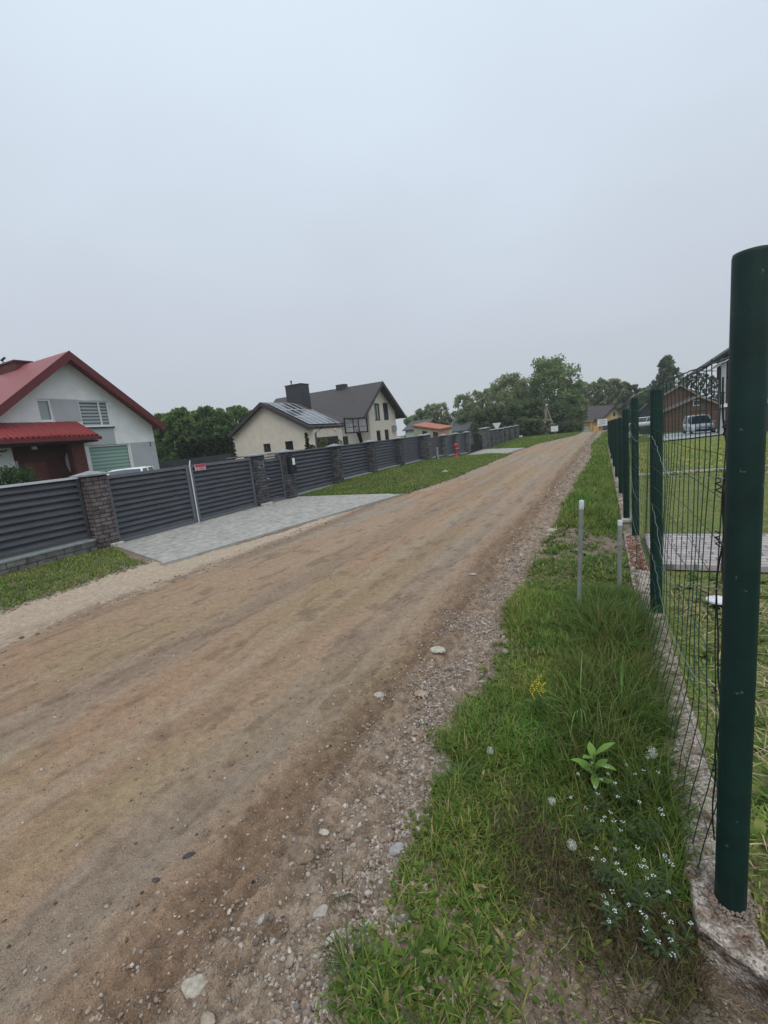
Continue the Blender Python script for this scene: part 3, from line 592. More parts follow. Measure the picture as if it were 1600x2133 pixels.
pebbles('gravel', x, y, (.012 + .03 * rng.random(len(x)) ** 2) * np.interp(y, [5, 30], [.8, 1.7]), roadz, .25, pal=SC[[0, 1, 3, 4, 6]])
x, y = place(2600, -5.35, -4.3, 1.2, 30, 1.3); off = np.where(y < 11, x + 5.0, x - XL(y) - .12); k = rng.random(len(x)) < np.exp(-(off / .14) ** 2); x, y = x[k], y[k]
pebbles('gravel', x, y, .012 + .022 * rng.random(len(x)) ** 2, roadz, .3, pal=SC[[0, 1, 2, 4]])
x, y = place(900, -6.6, -6.05, .8, 4.4); k = np.abs(x - XL(y)) < .16; x, y = x[k], y[k]
pebbles('gravel', x, y, .014 + .02 * rng.random(len(x)) ** 2, lambda a, b: terr(a, b) + .02, .3, pal=SC[[0, 1, 2, 4]])
x, y = place(900, -4.6, -1.2, .4, 9, 1.5); pebbles('loose_grit', x, y, .0035 + .010 * rng.random(len(x)) ** 3, roadz, .1)
x, y = place(4500, -.5, .5, .6, 1.5, 1); pebbles('loose_grit', x, y, .0025 + .008 * rng.random(len(x)) ** 3, groundz, .2, pal=SC[[1, 3, 6, 0]])
# single stones one can point at
def rock(px, py, rx, ry, rz, c, label, rot=0, seed=0, sub=3, zf=edgez):
    rx *= 1.18; ry *= 1.18; rz *= 1.25; iv, fi = ico(sub); q = at_z(px, py, 0.0); z = float(zf(np.array([q.x]), np.array([q.y]))[0])
    r2 = np.random.default_rng(seed); k = 1 + 0 * iv[:, 0]
    for _ in range(9):
        d = r2.standard_normal(3); d /= np.linalg.norm(d); k = np.minimum(k, (.72 + .2 * r2.random()) / np.maximum(iv @ d, .01))
    v = iv * k[:, None] * (1 + .05 * (r2.random((len(iv), 1)) - .5)); v = v * np.array([rx, ry, rz]); ca, sa = math.cos(rot), math.sin(rot)
    v = np.stack([v[:, 0] * ca - v[:, 1] * sa, v[:, 0] * sa + v[:, 1] * ca, v[:, 2]], 1)
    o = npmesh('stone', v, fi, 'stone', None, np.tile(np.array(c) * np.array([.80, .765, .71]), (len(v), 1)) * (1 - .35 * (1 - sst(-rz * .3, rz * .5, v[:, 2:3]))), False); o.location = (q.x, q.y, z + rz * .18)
    tag(o, label, 'stone', 'larger stones lying on the dirt road')
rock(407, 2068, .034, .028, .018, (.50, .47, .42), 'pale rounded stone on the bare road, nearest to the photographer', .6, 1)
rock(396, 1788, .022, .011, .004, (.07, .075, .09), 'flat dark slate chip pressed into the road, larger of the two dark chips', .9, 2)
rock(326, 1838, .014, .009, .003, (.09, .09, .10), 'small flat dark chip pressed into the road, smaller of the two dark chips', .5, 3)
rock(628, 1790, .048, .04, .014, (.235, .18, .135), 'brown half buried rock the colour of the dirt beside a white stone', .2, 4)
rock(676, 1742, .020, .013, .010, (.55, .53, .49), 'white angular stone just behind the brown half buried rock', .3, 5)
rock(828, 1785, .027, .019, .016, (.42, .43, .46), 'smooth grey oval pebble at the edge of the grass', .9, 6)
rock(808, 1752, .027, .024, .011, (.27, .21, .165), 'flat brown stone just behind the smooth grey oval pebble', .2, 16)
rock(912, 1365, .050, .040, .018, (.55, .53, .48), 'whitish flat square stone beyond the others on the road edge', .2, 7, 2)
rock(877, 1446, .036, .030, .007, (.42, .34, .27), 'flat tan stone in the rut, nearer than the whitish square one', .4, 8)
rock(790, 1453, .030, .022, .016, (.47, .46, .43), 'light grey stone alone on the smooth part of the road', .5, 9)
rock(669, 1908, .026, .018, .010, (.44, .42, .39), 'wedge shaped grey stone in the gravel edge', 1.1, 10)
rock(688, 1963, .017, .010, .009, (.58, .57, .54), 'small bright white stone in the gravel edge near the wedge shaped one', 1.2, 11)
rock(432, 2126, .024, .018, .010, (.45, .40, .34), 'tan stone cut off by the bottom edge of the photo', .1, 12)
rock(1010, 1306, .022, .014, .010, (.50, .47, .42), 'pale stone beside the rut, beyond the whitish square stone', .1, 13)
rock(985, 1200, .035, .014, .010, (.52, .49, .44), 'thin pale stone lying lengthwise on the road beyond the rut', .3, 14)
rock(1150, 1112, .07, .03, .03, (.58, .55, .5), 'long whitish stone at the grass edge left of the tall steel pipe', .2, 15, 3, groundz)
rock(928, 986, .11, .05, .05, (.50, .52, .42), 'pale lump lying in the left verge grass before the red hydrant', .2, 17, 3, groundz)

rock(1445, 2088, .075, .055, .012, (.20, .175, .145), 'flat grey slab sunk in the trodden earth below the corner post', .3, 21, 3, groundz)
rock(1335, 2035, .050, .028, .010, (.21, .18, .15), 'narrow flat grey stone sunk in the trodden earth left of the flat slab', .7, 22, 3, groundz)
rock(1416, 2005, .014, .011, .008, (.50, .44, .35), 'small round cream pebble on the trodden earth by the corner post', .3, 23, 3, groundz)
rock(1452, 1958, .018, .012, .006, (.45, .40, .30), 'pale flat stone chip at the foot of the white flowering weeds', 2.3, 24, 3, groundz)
# ------------------------------------------------------------------ wire fence on the right
fence = empty('wire_fence', (fx(3.8), 3.84, 0), 'dark green steel posts with sagging welded wire mesh on a rough concrete plinth', 'fence')
def child(o, parent):                                   # keep world coordinates under an empty that is not at the origin
    o.parent = parent; o.matrix_parent_inverse = Matrix.Translation(-parent.location); return o
def post(x, y, z0, z1, r, name='post', label=None, n=28):
    mb = MB(); h = z1 - z0
    mb.lathe((0, 0, 0), [(r, 0), (r, h - .012), (r * .96, h - .003), (r * .5, h), (.0001, h)], n)
    o = mb.build(name, 'post_green'); o.location = (x, y, z0); child(o, fence)
    if label: o['label'] = label
    return o
posts = [(.31, 1.48, -.03, 1.905), (.285, 3.84, -.02, 1.685), (.245, 6.33, -.03, 1.70), (.165, 7.17, .0, 1.585)]
ztop = lambda y: ip(y, [1.4, 3.84, 6.33, 7.17, 7.9, 9.6, 24.6], [1.66, 1.69, 1.70, 1.58, 1.46, 1.44, 1.17])
for yy in (9.6, 12.1, 14.6, 17.1, 19.6, 22.1, 24.6): posts.append((float(fx(yy)) - .01, yy, -.03, float(ztop(yy)) + .01))
for i, (x, y, a, b) in enumerate(posts): post(x, y, a, b, .0405 if i == 0 else .041, label='thick scuffed corner post, taller than the other posts' if i == 0 else None)
def wires(lines, r, name, m, n=3):
    """lines: (k, npts, 3)"""
    K, Np, _ = lines.shape; d = np.gradient(lines, axis=1); d /= np.linalg.norm(d, axis=2, keepdims=True) + 1e-9
    ref = np.where(np.abs(d[..., 2:3]) > .8, np.array([1., 0, 0]), np.array([0, 0, 1.])); a = np.cross(d, ref); a /= np.linalg.norm(a, axis=2, keepdims=True) + 1e-9; b = np.cross(d, a)
    th = np.arange(n) * 2 * math.pi / n
    V = lines[:, :, None] + r * (np.cos(th)[None, None, :, None] * a[:, :, None] + np.sin(th)[None, None, :, None] * b[:, :, None])
    i = np.arange(K)[:, None, None] * (Np * n) + np.arange(Np - 1)[None, :, None] * n; j = np.arange(n)[None, None, :]; j2 = (j + 1) % n
    Fq = np.stack([i + j, i + j2, i + n + j2, i + n + j], -1).reshape(-1, 4)
    return npmesh(name, V.reshape(-1, 3), Fq, m)
def meshpt(y, z, off=0.0):
    """surface of the slack mesh"""
    bay = np.sin((y - 1.48) / 2.4 * math.pi) ** 2
    x = fx(y) + .005 + .018 * bay * np.sin(3.1 * z + 1.3 * y) + .012 * np.sin(5.3 * y + 2.2 * z) * np.sin(2.1 * z) + .010 * (fbm(y * 3, z * 2, 81) - .5) + off
    x = x - .075 * (1 - sst(.0, .45, z)) * (1 - sst(4.5, 6, y))
    return np.stack([x, y + .025 * (fbm(y * 2, z * 3, 82) - .5) * 2, z], -1)
ys1 = np.concatenate([np.arange(1.56, 7.2, .115), np.arange(7.3, 24.6, .10)]); t = np.linspace(0, 1, 16)
Yv = np.repeat(ys1[:, None], 16, 1) + .01 * rng.standard_normal((len(ys1), 1)); Zv = .03 + t[None] * (ztop(ys1)[:, None] - .03 + .02 * rng.standard_normal((len(ys1), 1)))
Yv = Yv + .012 * (fbm(Yv * 1.3, Zv * 2, 83) - .5) * 2 + .05 * (1 - sst(0, .5, Zv)) * (fbm(Yv * 5, Zv * 0, 84) - .5) * 2
nr_ = int((ys1 < 3.9).sum()); child(wires(meshpt(Yv, Zv)[:nr_], .0021, 'wire_mesh', 'wire_green'), fence); child(wires(meshpt(Yv, Zv)[nr_:], .0013, 'wire_mesh', 'wire_green'), fence)
yy = np.arange(1.54, 24.6, .06); L_ = []
for q in range(13):
    f = q / 12; sag = -.045 * np.sin((yy - 1.48) / 2.4 * math.pi) ** 2 * (.4 + .6 * np.sin(q * 1.7) ** 2) * (1 - .8 * sst(7, 9, yy)) * (0.3 if q in (0, 12) else 1)
    L_.append(meshpt(yy, .04 + f * (ztop(yy) - .04) + sag + .008 * (fbm(yy * 4, yy * 0 + q, 85) - .5)))
child(wires(np.array(L_), .0016, 'wire_mesh', 'wire_green'), fence)
# bunched end of the roll beside the corner post: two dark strands with knots, cut wire ends on top
E_ = []
for k_ in range(2):
    zz = np.linspace(.05, 1.62, 40); yo = 1.62 + .03 * k_
    E_.append(np.stack([fx(yo) - .004 * k_ + .006 * np.sin(zz * 9 + k_ * 2.2) + .003 * np.sin(zz * 23 + k_), yo + .018 * np.sin(zz * 7 + 2.1 * k_) + .006 * np.sin(zz * 31), zz], 1))
o = wires(np.array(E_), .0028, 'wire_strand', 'wire_dark', 5); child(o, fence)
mb = MB()
for zz in (.33, .62, .86, 1.13, 1.30, 1.47):
    c = (fx(1.68) - .002 + .01 * math.sin(zz * 9), 1.675, zz)
    pts = [(c[0] + .008 * math.cos(a * 1.9), c[1] + .012 * math.sin(a * 1.9), zz + .006 * (a - 4)) for a in range(9)]; mb.tube(pts, .0022, 5)
    mb.tube([c, (.31 - .03, 1.50, zz + .02 * math.sin(zz * 40))], .0022, 5)
    child(mb.build('wire_tie', 'wire_dark'), fence); mb = MB()
for i, (za, zb, zc, yb) in enumerate([(1.06, .60, .93, 2.6), (.62, .40, .52, 2.5), (1.36, 1.18, 1.40, 2.9)]):
    u = np.linspace(0, 1, 60); yv = 1.55 + u * (6.3 - 1.55); zz = ip(u, [0, .22, .48, .75, 1], [za, zb, zc, zc - .3 + .06 * i, zc])
    zz = np.convolve(np.pad(zz, 6, 'edge'), np.ones(13) / 13, 'valid')
    xx = fx(yv) - .02 - .015 * np.sin(u * 9) + .004 * np.sin(u * 140)
    o = wires(np.stack([xx, yv, zz + .004 * np.sin(u * 170)], 1)[None], .0013, 'tension_wire', 'wire_light', 4); child(o, fence)
# bright cut ends along the top of the roll
yy = np.arange(3.9, 7.2, .035); o = wires(np.stack([fx(yy) + .01 * np.sin(yy * 40), yy, ztop(yy) + .012 * np.abs(np.sin(yy * 23)) + .004], 1)[None], .0035, 'top_wire', 'wire_light', 4); child(o, fence)
yy = np.arange(1.56, 3.9, .05); o = wires(np.stack([fx(yy) + .006 * np.sin(yy * 30), yy, ztop(yy) + .004 + .012 * np.sin((yy - 1.5) / 2.4 * math.pi)], 1)[None], .0026, 'top_wire', 'wire_dark', 4); child(o, fence)
# rough concrete plinth
def plinth(y0, y1, st, ztop_, wid, name='plinth'):
    ys = np.arange(y0, y1 + st, st); sec = [(-.5, -.17 + .032 * i) for i in range(5)] + [(-.49 + .98 * i / 18, 0) for i in range(19)] + [(.5, -.042 - .032 * i) for i in range(5)]
    V = []
    for yv in ys:
        e = 1; first = (yv - y0) < .16 and y0 < 2
        for (u, z) in sec:
            xx = float(fx(yv)) - .012 + u * wid * (e if u < 0 else 1); n_ = float(fbm(yv * 9, u * 3, 91, 3)) - .5
            V.append((xx + (.03 * n_ if abs(u) > .4 else 0), yv + (.10 * (.5 - u) * (1 - (yv - y0) / .16) if first else 0) - .03 * n_ * (yv - y0 < .1), ztop_ + z + .014 * (float(vn(yv * 62, u * 10, 93)) - .5) + .008 * (float(vn(yv * 120, u * 21, 94)) - .5) + (.020 if y0 < 2 else .03) * (float(fbm(yv * 12, u * 4, 92, 4)) - .5) - .05 * (1 - e)))
    k_ = len(sec); Fq = [(i * k_ + j, i * k_ + j + 1, (i + 1) * k_ + j + 1, (i + 1) * k_ + j) for i in range(len(ys) - 1) for j in range(k_ - 1)]
    Fq += [(i, i + 1, 27 - i, 28 - i) for i in range(13)]
    return child(npmesh(name, V, [f[::-1] for f in Fq], 'rough_plinth', None, None, True), fence)
plinth(1.25, 6.5, .012, .005, .165); plinth(6.95, 24.7, .08, .03, .15)
mb = MB(); mb.box((.10, 7.02, -.1), (.24, 7.3, .055)); child(mb.build('footing', 'concrete'), fence)
x = fx(np.linspace(4.9, 6.2, 420)) - .012 + .11 * (rng.random(420) - .5); y = np.linspace(4.9, 6.2, 420)
o = pebbles('brick_rubble', x, y, .008 + .018 * rng.random(420), lambda a, b: 0 * a + .012, .2, pal=np.array([[.20, .085, .055], [.26, .12, .08], [.15, .075, .05], [.34, .28, .23]]))
a_ = rng.random(260) * 6.283; rr_ = .040 + .035 * rng.random(260) ** 2; x = .31 + rr_ * np.cos(a_); y = 1.48 + rr_ * np.sin(a_)
pebbles('loose_grit', x, y, .003 + .007 * rng.random(260) ** 2, lambda a, b: 0 * a + .014, .2, pal=SC[[0, 2, 4, 5]])  # grit ring added at the post foot to back up its weak contact shadow
# galvanised pipes in the verge
def pipe(base, top, r, label):
    mb = MB(); b = Vector(base); t_ = Vector(top) - b; mb.tube([(0, 0, -.06), t_ * .5, t_], r, 16, True); o = mb.build('steel_pipe', 'galvanised'); o.location = b
    tag(o, label, 'pipe', 'galvanised pipes sticking out of the verge')
    c = MB(); c.tube([t_ * .93, t_, t_ + Vector((0, 0, .004))], [r + .0015, r + .0015, r * .7], 16); c.build('pipe_cap', 'galv_cap', o)
pipe((-.262, 3.68, -.02), (-.214, 3.66, .92), .0165, 'tall thin galvanised pipe standing alone in the verge, nearer the road')
pipe((.035, 4.30, -.05), (.050, 4.34, .62), .0185, 'shorter galvanised pipe rising from tall grass beside the concrete plinth')
# white disc garden light behind the fence
q = at_z(1489, 1262, -.02); gl = empty('garden_light', (q.x + .02, q.y, -.04), 'round white disc shaped garden light on a black stem in the lawn', 'garden light')
mb = MB(); mb.lathe((0, 0, 0), [(.03, 0), (.028, .05), (.06, .058), (.075, .06), (.0001, .06)], 20); mb.build('base', 'black_plastic', gl)
mb = MB(); mb.lathe((0, 0, .06), [(.078, 0), (.080, .016), (.072, .020), (.068, .016), (.064, .022), (.050, .030), (.045, .026), (.041, .034), (.0001, .04)], 28); mb.build('lid', 'white_plastic', gl)

# ------------------------------------------------------------------ individual plants
def plant_root(name, x, y, label, cat, group=None): return empty(name, (x, y, float(groundz(np.array([x]), np.array([y]))[0])), label, cat, group)
def lstrip(name, P, L, W, yaw, pitch, curl, c, parent, prof='leaf', nl=6):
    n = len(L); c = np.array(c)[None] * (.8 + .4 * rng.random((n, 1)))
    return strips(name, np.array(P, float), np.array(L), np.array(W), np.array(yaw), np.array(pitch), np.array(curl), c, 'grass', prof, nl, parent, tipc=1.1)
# light green broad-leaved plant
bp = plant_root('broadleaf_plant', -.085, 1.80, 'bright light green plant with large pointed leaves above the dark grass', 'plant')
mb = MB(); mb.tube([(0, 0, 0), (.004, 0, .1), (0, .004, .21)], [.004, .004, .003], 6); mb.build('stem', 'stem', bp)
n = 9; lstrip('leaf', [(0, 0, .10 + .013 * i) for i in range(n)], [.085 + .01 * (i % 3) for i in range(n)], [.032] * n, [i * 2.39996 for i in range(n)], [.25 + .09 * i for i in range(n)], [-.7] * n, (.17, .30, .06), bp)
# yellow flowers
yf = plant_root('yellow_flower_plant', -.36, 2.22, 'small cluster of yellow flowers standing up from the green verge grass', 'flower')
mb = MB(); fl = MB()
for i in range(9):
    a = i * 2.4; rr = .012 + .03 * ((i * 37) % 10) / 10; h = .15 + .07 * ((i * 53) % 10) / 10; tip = Vector((rr * math.cos(a), rr * math.sin(a), h)); mb.tube([(0, 0, 0), tip * .6, tip], .0012, 4)
    for j in range(7):
        b = j * .9; c = tip + Vector((.006 * math.cos(b), .006 * math.sin(b), -.008 * j + .012)); fl.lathe(c, [(.0001, -.003), (.0042, 0), (.0001, .003)], 5)
mb.build('stem', 'stem', yf); fl.build('blossom', 'petal_yellow', yf)
lstrip('leaf', [(0, 0, .01 + .01 * i) for i in range(8)], [.09] * 8, [.02] * 8, [i * 2.4 for i in range(8)], [.8] * 8, [-.6] * 8, (.08, .17, .04), yf)
# dandelion clocks
def dandelion(px, py, zt, label, R=.021):
    q = at_z(px, py, zt); gz_ = float(groundz(np.array([q.x]), np.array([q.y]))[0]); r = plant_root('dandelion', q.x + .01, q.y + .02, label, 'flower', 'dandelion seed heads in the verge')
    top = Vector((-.01, -.02, zt - gz_)); mb = MB(); mb.tube([(0, 0, 0), top * .5 + Vector((.01, 0, 0)), top], .0016, 5); mb.build('stem', 'stem', r)
    n = 75; u = rng.standard_normal((n, 3)); u /= np.linalg.norm(u, axis=1)[:, None]; c = np.array(top); L = []
    for v in u: L.append([c + v * .004, c + v * R * .9, c + v * R])
    o = wires(np.array(L), .00045, 'seed_head', 'fluff', 3); o.parent = r
    v, f = ico(1); v = v * .005 + c; o2 = npmesh('seed_core', v, f, 'fluff', o)
    V = []; Fq = []
    for k_, d in enumerate(u):
        a = np.cross(d, [0, 0, 1.]); a /= np.linalg.norm(a) + 1e-6; b = np.cross(d, a); p = c + d * R
        V += [p + .0022 * a, p + .0022 * b, p - .0022 * a, p - .0022 * b]; Fq.append((4 * k_, 4 * k_ + 1, 4 * k_ + 2, 4 * k_ + 3))
    npmesh('seed_tufts', V, Fq, 'fluff', o)
dandelion(1358, 1567, .26, 'fluffy round dandelion clock touching the concrete plinth, highest of the seed heads')
dandelion(1191, 1758, .14, 'fluffy dandelion clock low in the grass, nearest to the photographer', .017)
dandelion(1021, 1563, .16, 'ragged dandelion clock near the gravel side of the grass', .016)
dandelion(1150, 1668, .14, 'half blown dandelion head in the middle of the near grass', .015)
dandelion(1052, 1357, .10, 'small dandelion head at the far gravel corner of the grass', .018)
# white flowering weeds by the corner post
def weed(x, y, h, s, label):
    r = plant_root('white_flower_weed', x, y, label, 'weed', 'white flowering weeds at the foot of the corner post'); R = random.Random(s); mb = MB(); fl = MB(); P = []; Ls = []; yw = []; pt = []
    for k_ in range(R.randint(4, 6)):
        a = R.random() * 6.28; le = .12 + .35 * R.random(); tip = Vector((math.cos(a) * h * le, math.sin(a) * h * le, h * (.7 + .35 * R.random()))); mid = tip * .5 + Vector((0, 0, .02)); mb.tube([(0, 0, 0), mid, tip], [.0016, .0013, .0008], 4)
        for j in range(7):
            t_ = .35 + .65 * j / 7; p = Vector((0, 0, 0)).lerp(tip, t_) + Vector((0, 0, .02 * (1 - t_))); b = R.random() * 6.28; q_ = p + Vector((math.cos(b), math.sin(b), .6)) * .012; mb.tube([p, q_], .0006, 3); mb.lathe(q_, [(.0001, -.002), (.002, 0), (.0001, .002)], 4)
            P.append(tuple(p * .8)); Ls.append(.018 + .022 * R.random()); yw.append(b + 1); pt.append(.5)
        for j in range(5):
            b = j * 1.3 + R.random(); q_ = tip + Vector((math.cos(b), math.sin(b), .4 * R.random())) * (.003 + .004 * R.random()); v = Vector((R.random() - .5, R.random() - .5, 1)).normalized(); a1 = v.orthogonal().normalized(); a2 = v.cross(a1); s_ = .0026
            fl.add([q_ + a1 * s_, q_ + a2 * s_, q_ - a1 * s_, q_ - a2 * s_], [(0, 1, 2, 3)])
    mb.build('stem', 'stem', r); fl.build('blossom', 'petal_white', r)
    lstrip('leaf', P, Ls, [.008] * len(P), yw, pt, [-.8] * len(P), (.072, .10, .045), r)
W_ = [(.10, 1.62, .22, 'plinth side, farthest of the weeds'), (.00, 1.50, .20, 'between the dandelion and the plinth'), (.14, 1.42, .17, 'leaning against the concrete plinth'), (.05, 1.36, .20, 'with many open flowers in the thick of the clump'), (-.04, 1.40, .17, 'on the road side of the clump'),
      (.16, 1.30, .14, 'right at the foot of the green post'), (.09, 1.27, .15, 'at the near edge of the clump'), (-.02, 1.28, .16, 'spreading over the bare earth'), (-.10, 1.56, .18, 'in the grass left of the broad leaved plant'), (.04, 1.74, .24, 'tall and thin beside the plinth'), (-.07, 1.68, .2, 'beneath the broad leaved plant'), (.12, 1.85, .2, 'hugging the plinth behind the dandelion clock')]
for i, (x, y, h, l) in enumerate(W_): weed(x, y, h, i + 3, 'thin weed with tiny white flowers, ' + l)
# arching grass tufts
def tuft(x, y, h, n, label, c=(.13, .25, .06)):
    r = plant_root('grass_tuft', x, y, label, 'grass', 'tall grass tufts in the right verge'); yw = rng.random(n) * 6.28
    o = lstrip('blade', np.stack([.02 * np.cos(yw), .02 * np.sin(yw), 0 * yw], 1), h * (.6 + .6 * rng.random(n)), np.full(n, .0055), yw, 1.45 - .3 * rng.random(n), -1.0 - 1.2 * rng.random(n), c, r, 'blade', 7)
    o['kind'] = 'stuff'
tuft(-.17, 2.30, .34, 14, 'tall arching light green grass tuft with long drooping blades behind the yellow flowers', (.19, .33, .09))
tuft(.02, 2.35, .30, 55, 'dense tall grass tuft against the plinth beside the wire mesh'); tuft(.03, 2.75, .28, 55, 'dense tall grass tuft against the plinth, second from the corner post'); tuft(-.02, 3.1, .34, 80, 'dense dark tall grass between the two steel pipes and the plinth', (.09, .2, .045))
tuft(-.12, 3.45, .36, 80, 'dense dark tall grass at the foot of the tall steel pipe', (.09, .2, .045)); tuft(.06, 3.6, .3, 70, 'dense tall grass tuft hiding the foot of the shorter pipe', (.09, .19, .045)); tuft(.07, 2.05, .22, 30, 'grass tuft nearest the dandelion clock by the plinth')
tuft(-.62, 1.62, .13, 40, 'short stiff grass tuft on the gravel at the verge edge', (.10, .17, .05)); tuft(-.86, 1.05, .08, 14, 'sparse brownish grass tuft growing out of the gravel', (.12, .13, .06)); tuft(-.72, .86, .10, 26, 'small grass tuft at the bottom of the photo on the gravel', (.10, .15, .05))
mb = MB(); R = random.Random(4)
for i in range(16):
    x0, y0 = -.2 + .6 * R.random(), .75 + .6 * R.random(); z = float(groundz(np.array([x0]), np.array([y0]))[0]) + .008; a = R.random() * 3.1; l = .04 + .1 * R.random()
    mb.tube([(x0, y0, z), (x0 + l * .5 * math.cos(a), y0 + l * .5 * math.sin(a), z + .008), (x0 + l * math.cos(a + .2), y0 + l * math.sin(a + .2), z)], .0016, 5)
o = mb.build('dry_twigs', 'pole_wood'); tag(o, kind='stuff')

# ------------------------------------------------------------------ left fence
FX = -8.4
def tz(y): return float(terr(FX, y))
brickmat('fence_brick_slate', (.062, .064, .072), (.115, .115, .122), (.035, .035, .038), .21, .075, .008, 'wall', .45, .012)
def pillar(root, y, w=.38, ztop_=1.37, m='fence_brick', cap='cap_stone', x0=-8.28, lab=None):
    mb = MB(); mb.box((x0 - w, y - w / 2, -.6), (x0, y + w / 2, ztop_)); o = child(mb.build('brick_pillar', m), root)
    if lab: o['label'] = lab
    e = .055; mb = MB(); mb.box((x0 - w - e, y - w / 2 - e, ztop_ + .001), (x0 + e, y + w / 2 + e, ztop_ + .026))
    c = (x0 - w / 2, y, ztop_ + .095); q_ = [(x0 - w - e, y - w / 2 - e, ztop_ + .027), (x0 + e, y - w / 2 - e, ztop_ + .027), (x0 + e, y + w / 2 + e, ztop_ + .027), (x0 - w - e, y + w / 2 + e, ztop_ + .027)]
    mb.add(q_ + [c], [(0, 1, 4), (1, 2, 4), (2, 3, 4), (3, 0, 4), (3, 2, 1, 0)]); mb.build('cap', cap, o); return o
def slats(y0, y1, z0, z1, x, pitch=.114, tilt=.062):
    mb = MB(); n = max(3, round((z1 - z0) / pitch)); p = (z1 - z0) / n
    for i in range(n):
        z = z0 + i * p; a, b = (x + tilt * .5, z + .004), (x - tilt * .5, z + p * 1.06)
        if i == n - 1: b = (x - tilt * .42, z + p - .002)
        c, d = (a[0] - .004, a[1] + .018), (x + tilt * .5 - .001, z + .020)
        pr = [(a[0], a[1]), (d[0], d[1]), (b[0], b[1]), (b[0] - .006, b[1] - .004), (a[0] - .012, a[1])]
        mb.poly([(u, y0, v) for u, v in pr], (0, y1 - y0, 0))
    return mb
def panel(root, y0, y1, z0, z1, x=-8.50, m='slat_metal', top='slat_light', name='slat_panel'):
    o = child(slats(y0 + .05, y1 - .05, z0 + .03, z1 - .03, x).build(name, m), root)
    f = MB(); f.box((x - .03, y0, z0), (x + .035, y0 + .05, z1)); f.box((x - .03, y1 - .05, z0), (x + .035, y1, z1)); f.box((x - .03, y0 + .05, z0), (x + .03, y1 - .05, z0 + .03)); f.build('frame', 'slat_metal', o)
    r_ = MB(); r_.box((x - .045, y0, z1 - .03), (x + .04, y1, z1 + .008)); r_.build('top_rail', top, o)
    return o
def plinthb(root, y0, y1, zt, x=-8.36, m='plinth_block'):
    mb = MB(); mb.box((x - .2, y0, -.6), (x, y1, zt - .03)); o = child(mb.build('plinth', m), root)
    c = MB(); c.box((x - .22, y0 + .002, zt - .029), (x + .015, y1 - .002, zt)); c.build('coping', 'cap_stone', o); return o
f1 = empty('slat_fence', (FX, 4.9, 0), 'slate grey slat fence with brick pillars before the white and cream houses', 'fence')
pil = [1.7, 4.9, 9.17, 10.38, 13.05, 15.6, 18.25, 21.05]
for i, yy in enumerate(pil): pillar(f1, yy, .36 if i < 4 else .32, m='fence_brick' if i < 2 else 'fence_brick_slate', lab=['', 'brown brick pillar left of the big gate', 'grey brick pillar with house number between the gate and the small gate', 'brick pillar carrying the letter box', '', '', '', ''][i] or None)
for (a, b, zb) in ((1.88, 4.71, .24), (10.57, 12.88, .10), (13.21, 15.43, .22), (15.76, 18.08, .24), (18.41, 20.88, .22)):
    panel(f1, a + .01, b - .01, zb + .03, 1.375, top='rail_bright' if a < 2 else 'slat_light'); plinthb(f1, a + .002, b - .002, zb)  # first panel's top rail: sky reflection put into its bright colour
panel(f1, -1.0, 1.5, .27, 1.375); plinthb(f1, -1.0, 1.51, .24)
mb = MB(); mb.box((-8.30, 4.90, -.1), (-8.20, 5.13, .10)); o = mb.build('mortar_block', 'concrete', None, .02); tag(o, 'rough pale concrete lump at the foot of the brown brick pillar by the gate', 'concrete block')
mb = MB(); mb.box((-8.30, 8.98, -.1), (-8.19, 9.37, .11)); o = mb.build('mortar_block', 'concrete', None, .02); tag(o, 'pale concrete footing under the numbered pillar right of the gate', 'concrete block')
# big double gate
gt = empty('double_gate', (FX, 7.0, 0), 'wide slate grey slatted double gate, shut, across the paved driveway', 'gate')
for a, b in ((5.12, 6.97), (7.03, 8.95)):
    leaf = child(slats(a + .06, b - .06, .11, 1.28, -8.42, .105, .055).build('gate_leaf', 'slat_metal'), gt); f = MB()
    f.box((-8.455, a, .05), (-8.385, a + .06, 1.35)); f.box((-8.455, b - .06, .05), (-8.385, b, 1.35)); f.box((-8.45, a + .06, .05), (-8.39, b - .06, .11)); f.box((-8.45, a + .06, 1.28), (-8.39, b - .06, 1.34)); f.build('frame', 'slat_light', leaf)
mb = MB(); mb.tube([(-8.36, 7.0, .04), (-8.36, 7.0, 1.33), (-8.40, 7.07, 1.44)], .014, 8); child(mb.build('drop_bolt', 'rail_bright'), gt)
ws = MB(); ws.box((-8.375, 7.14, 1.20), (-8.370, 7.45, 1.34)); wsg = ws.build('warning_sign', 'sign_pink'); tag(wsg, 'small red and white sign fixed to the top corner of the big gate', 'sign')
d = MB(); d.box((-8.3695, 7.16, 1.275), (-8.366, 7.44, 1.335)); d.build('red_band', 'sign_red', wsg)
d = MB()
for k_ in range(3): d.box((-8.3695, 7.26, 1.255 - .018 * k_), (-8.366, 7.42 - .03 * (k_ % 2), 1.262 - .018 * k_))
d.lathe((-8.368, 7.20, 1.22), [(.0001, 0), (.018, .004), (.018, .03), (.0001, .034)], 8); d.build('lettering', 'sign_text', wsg)
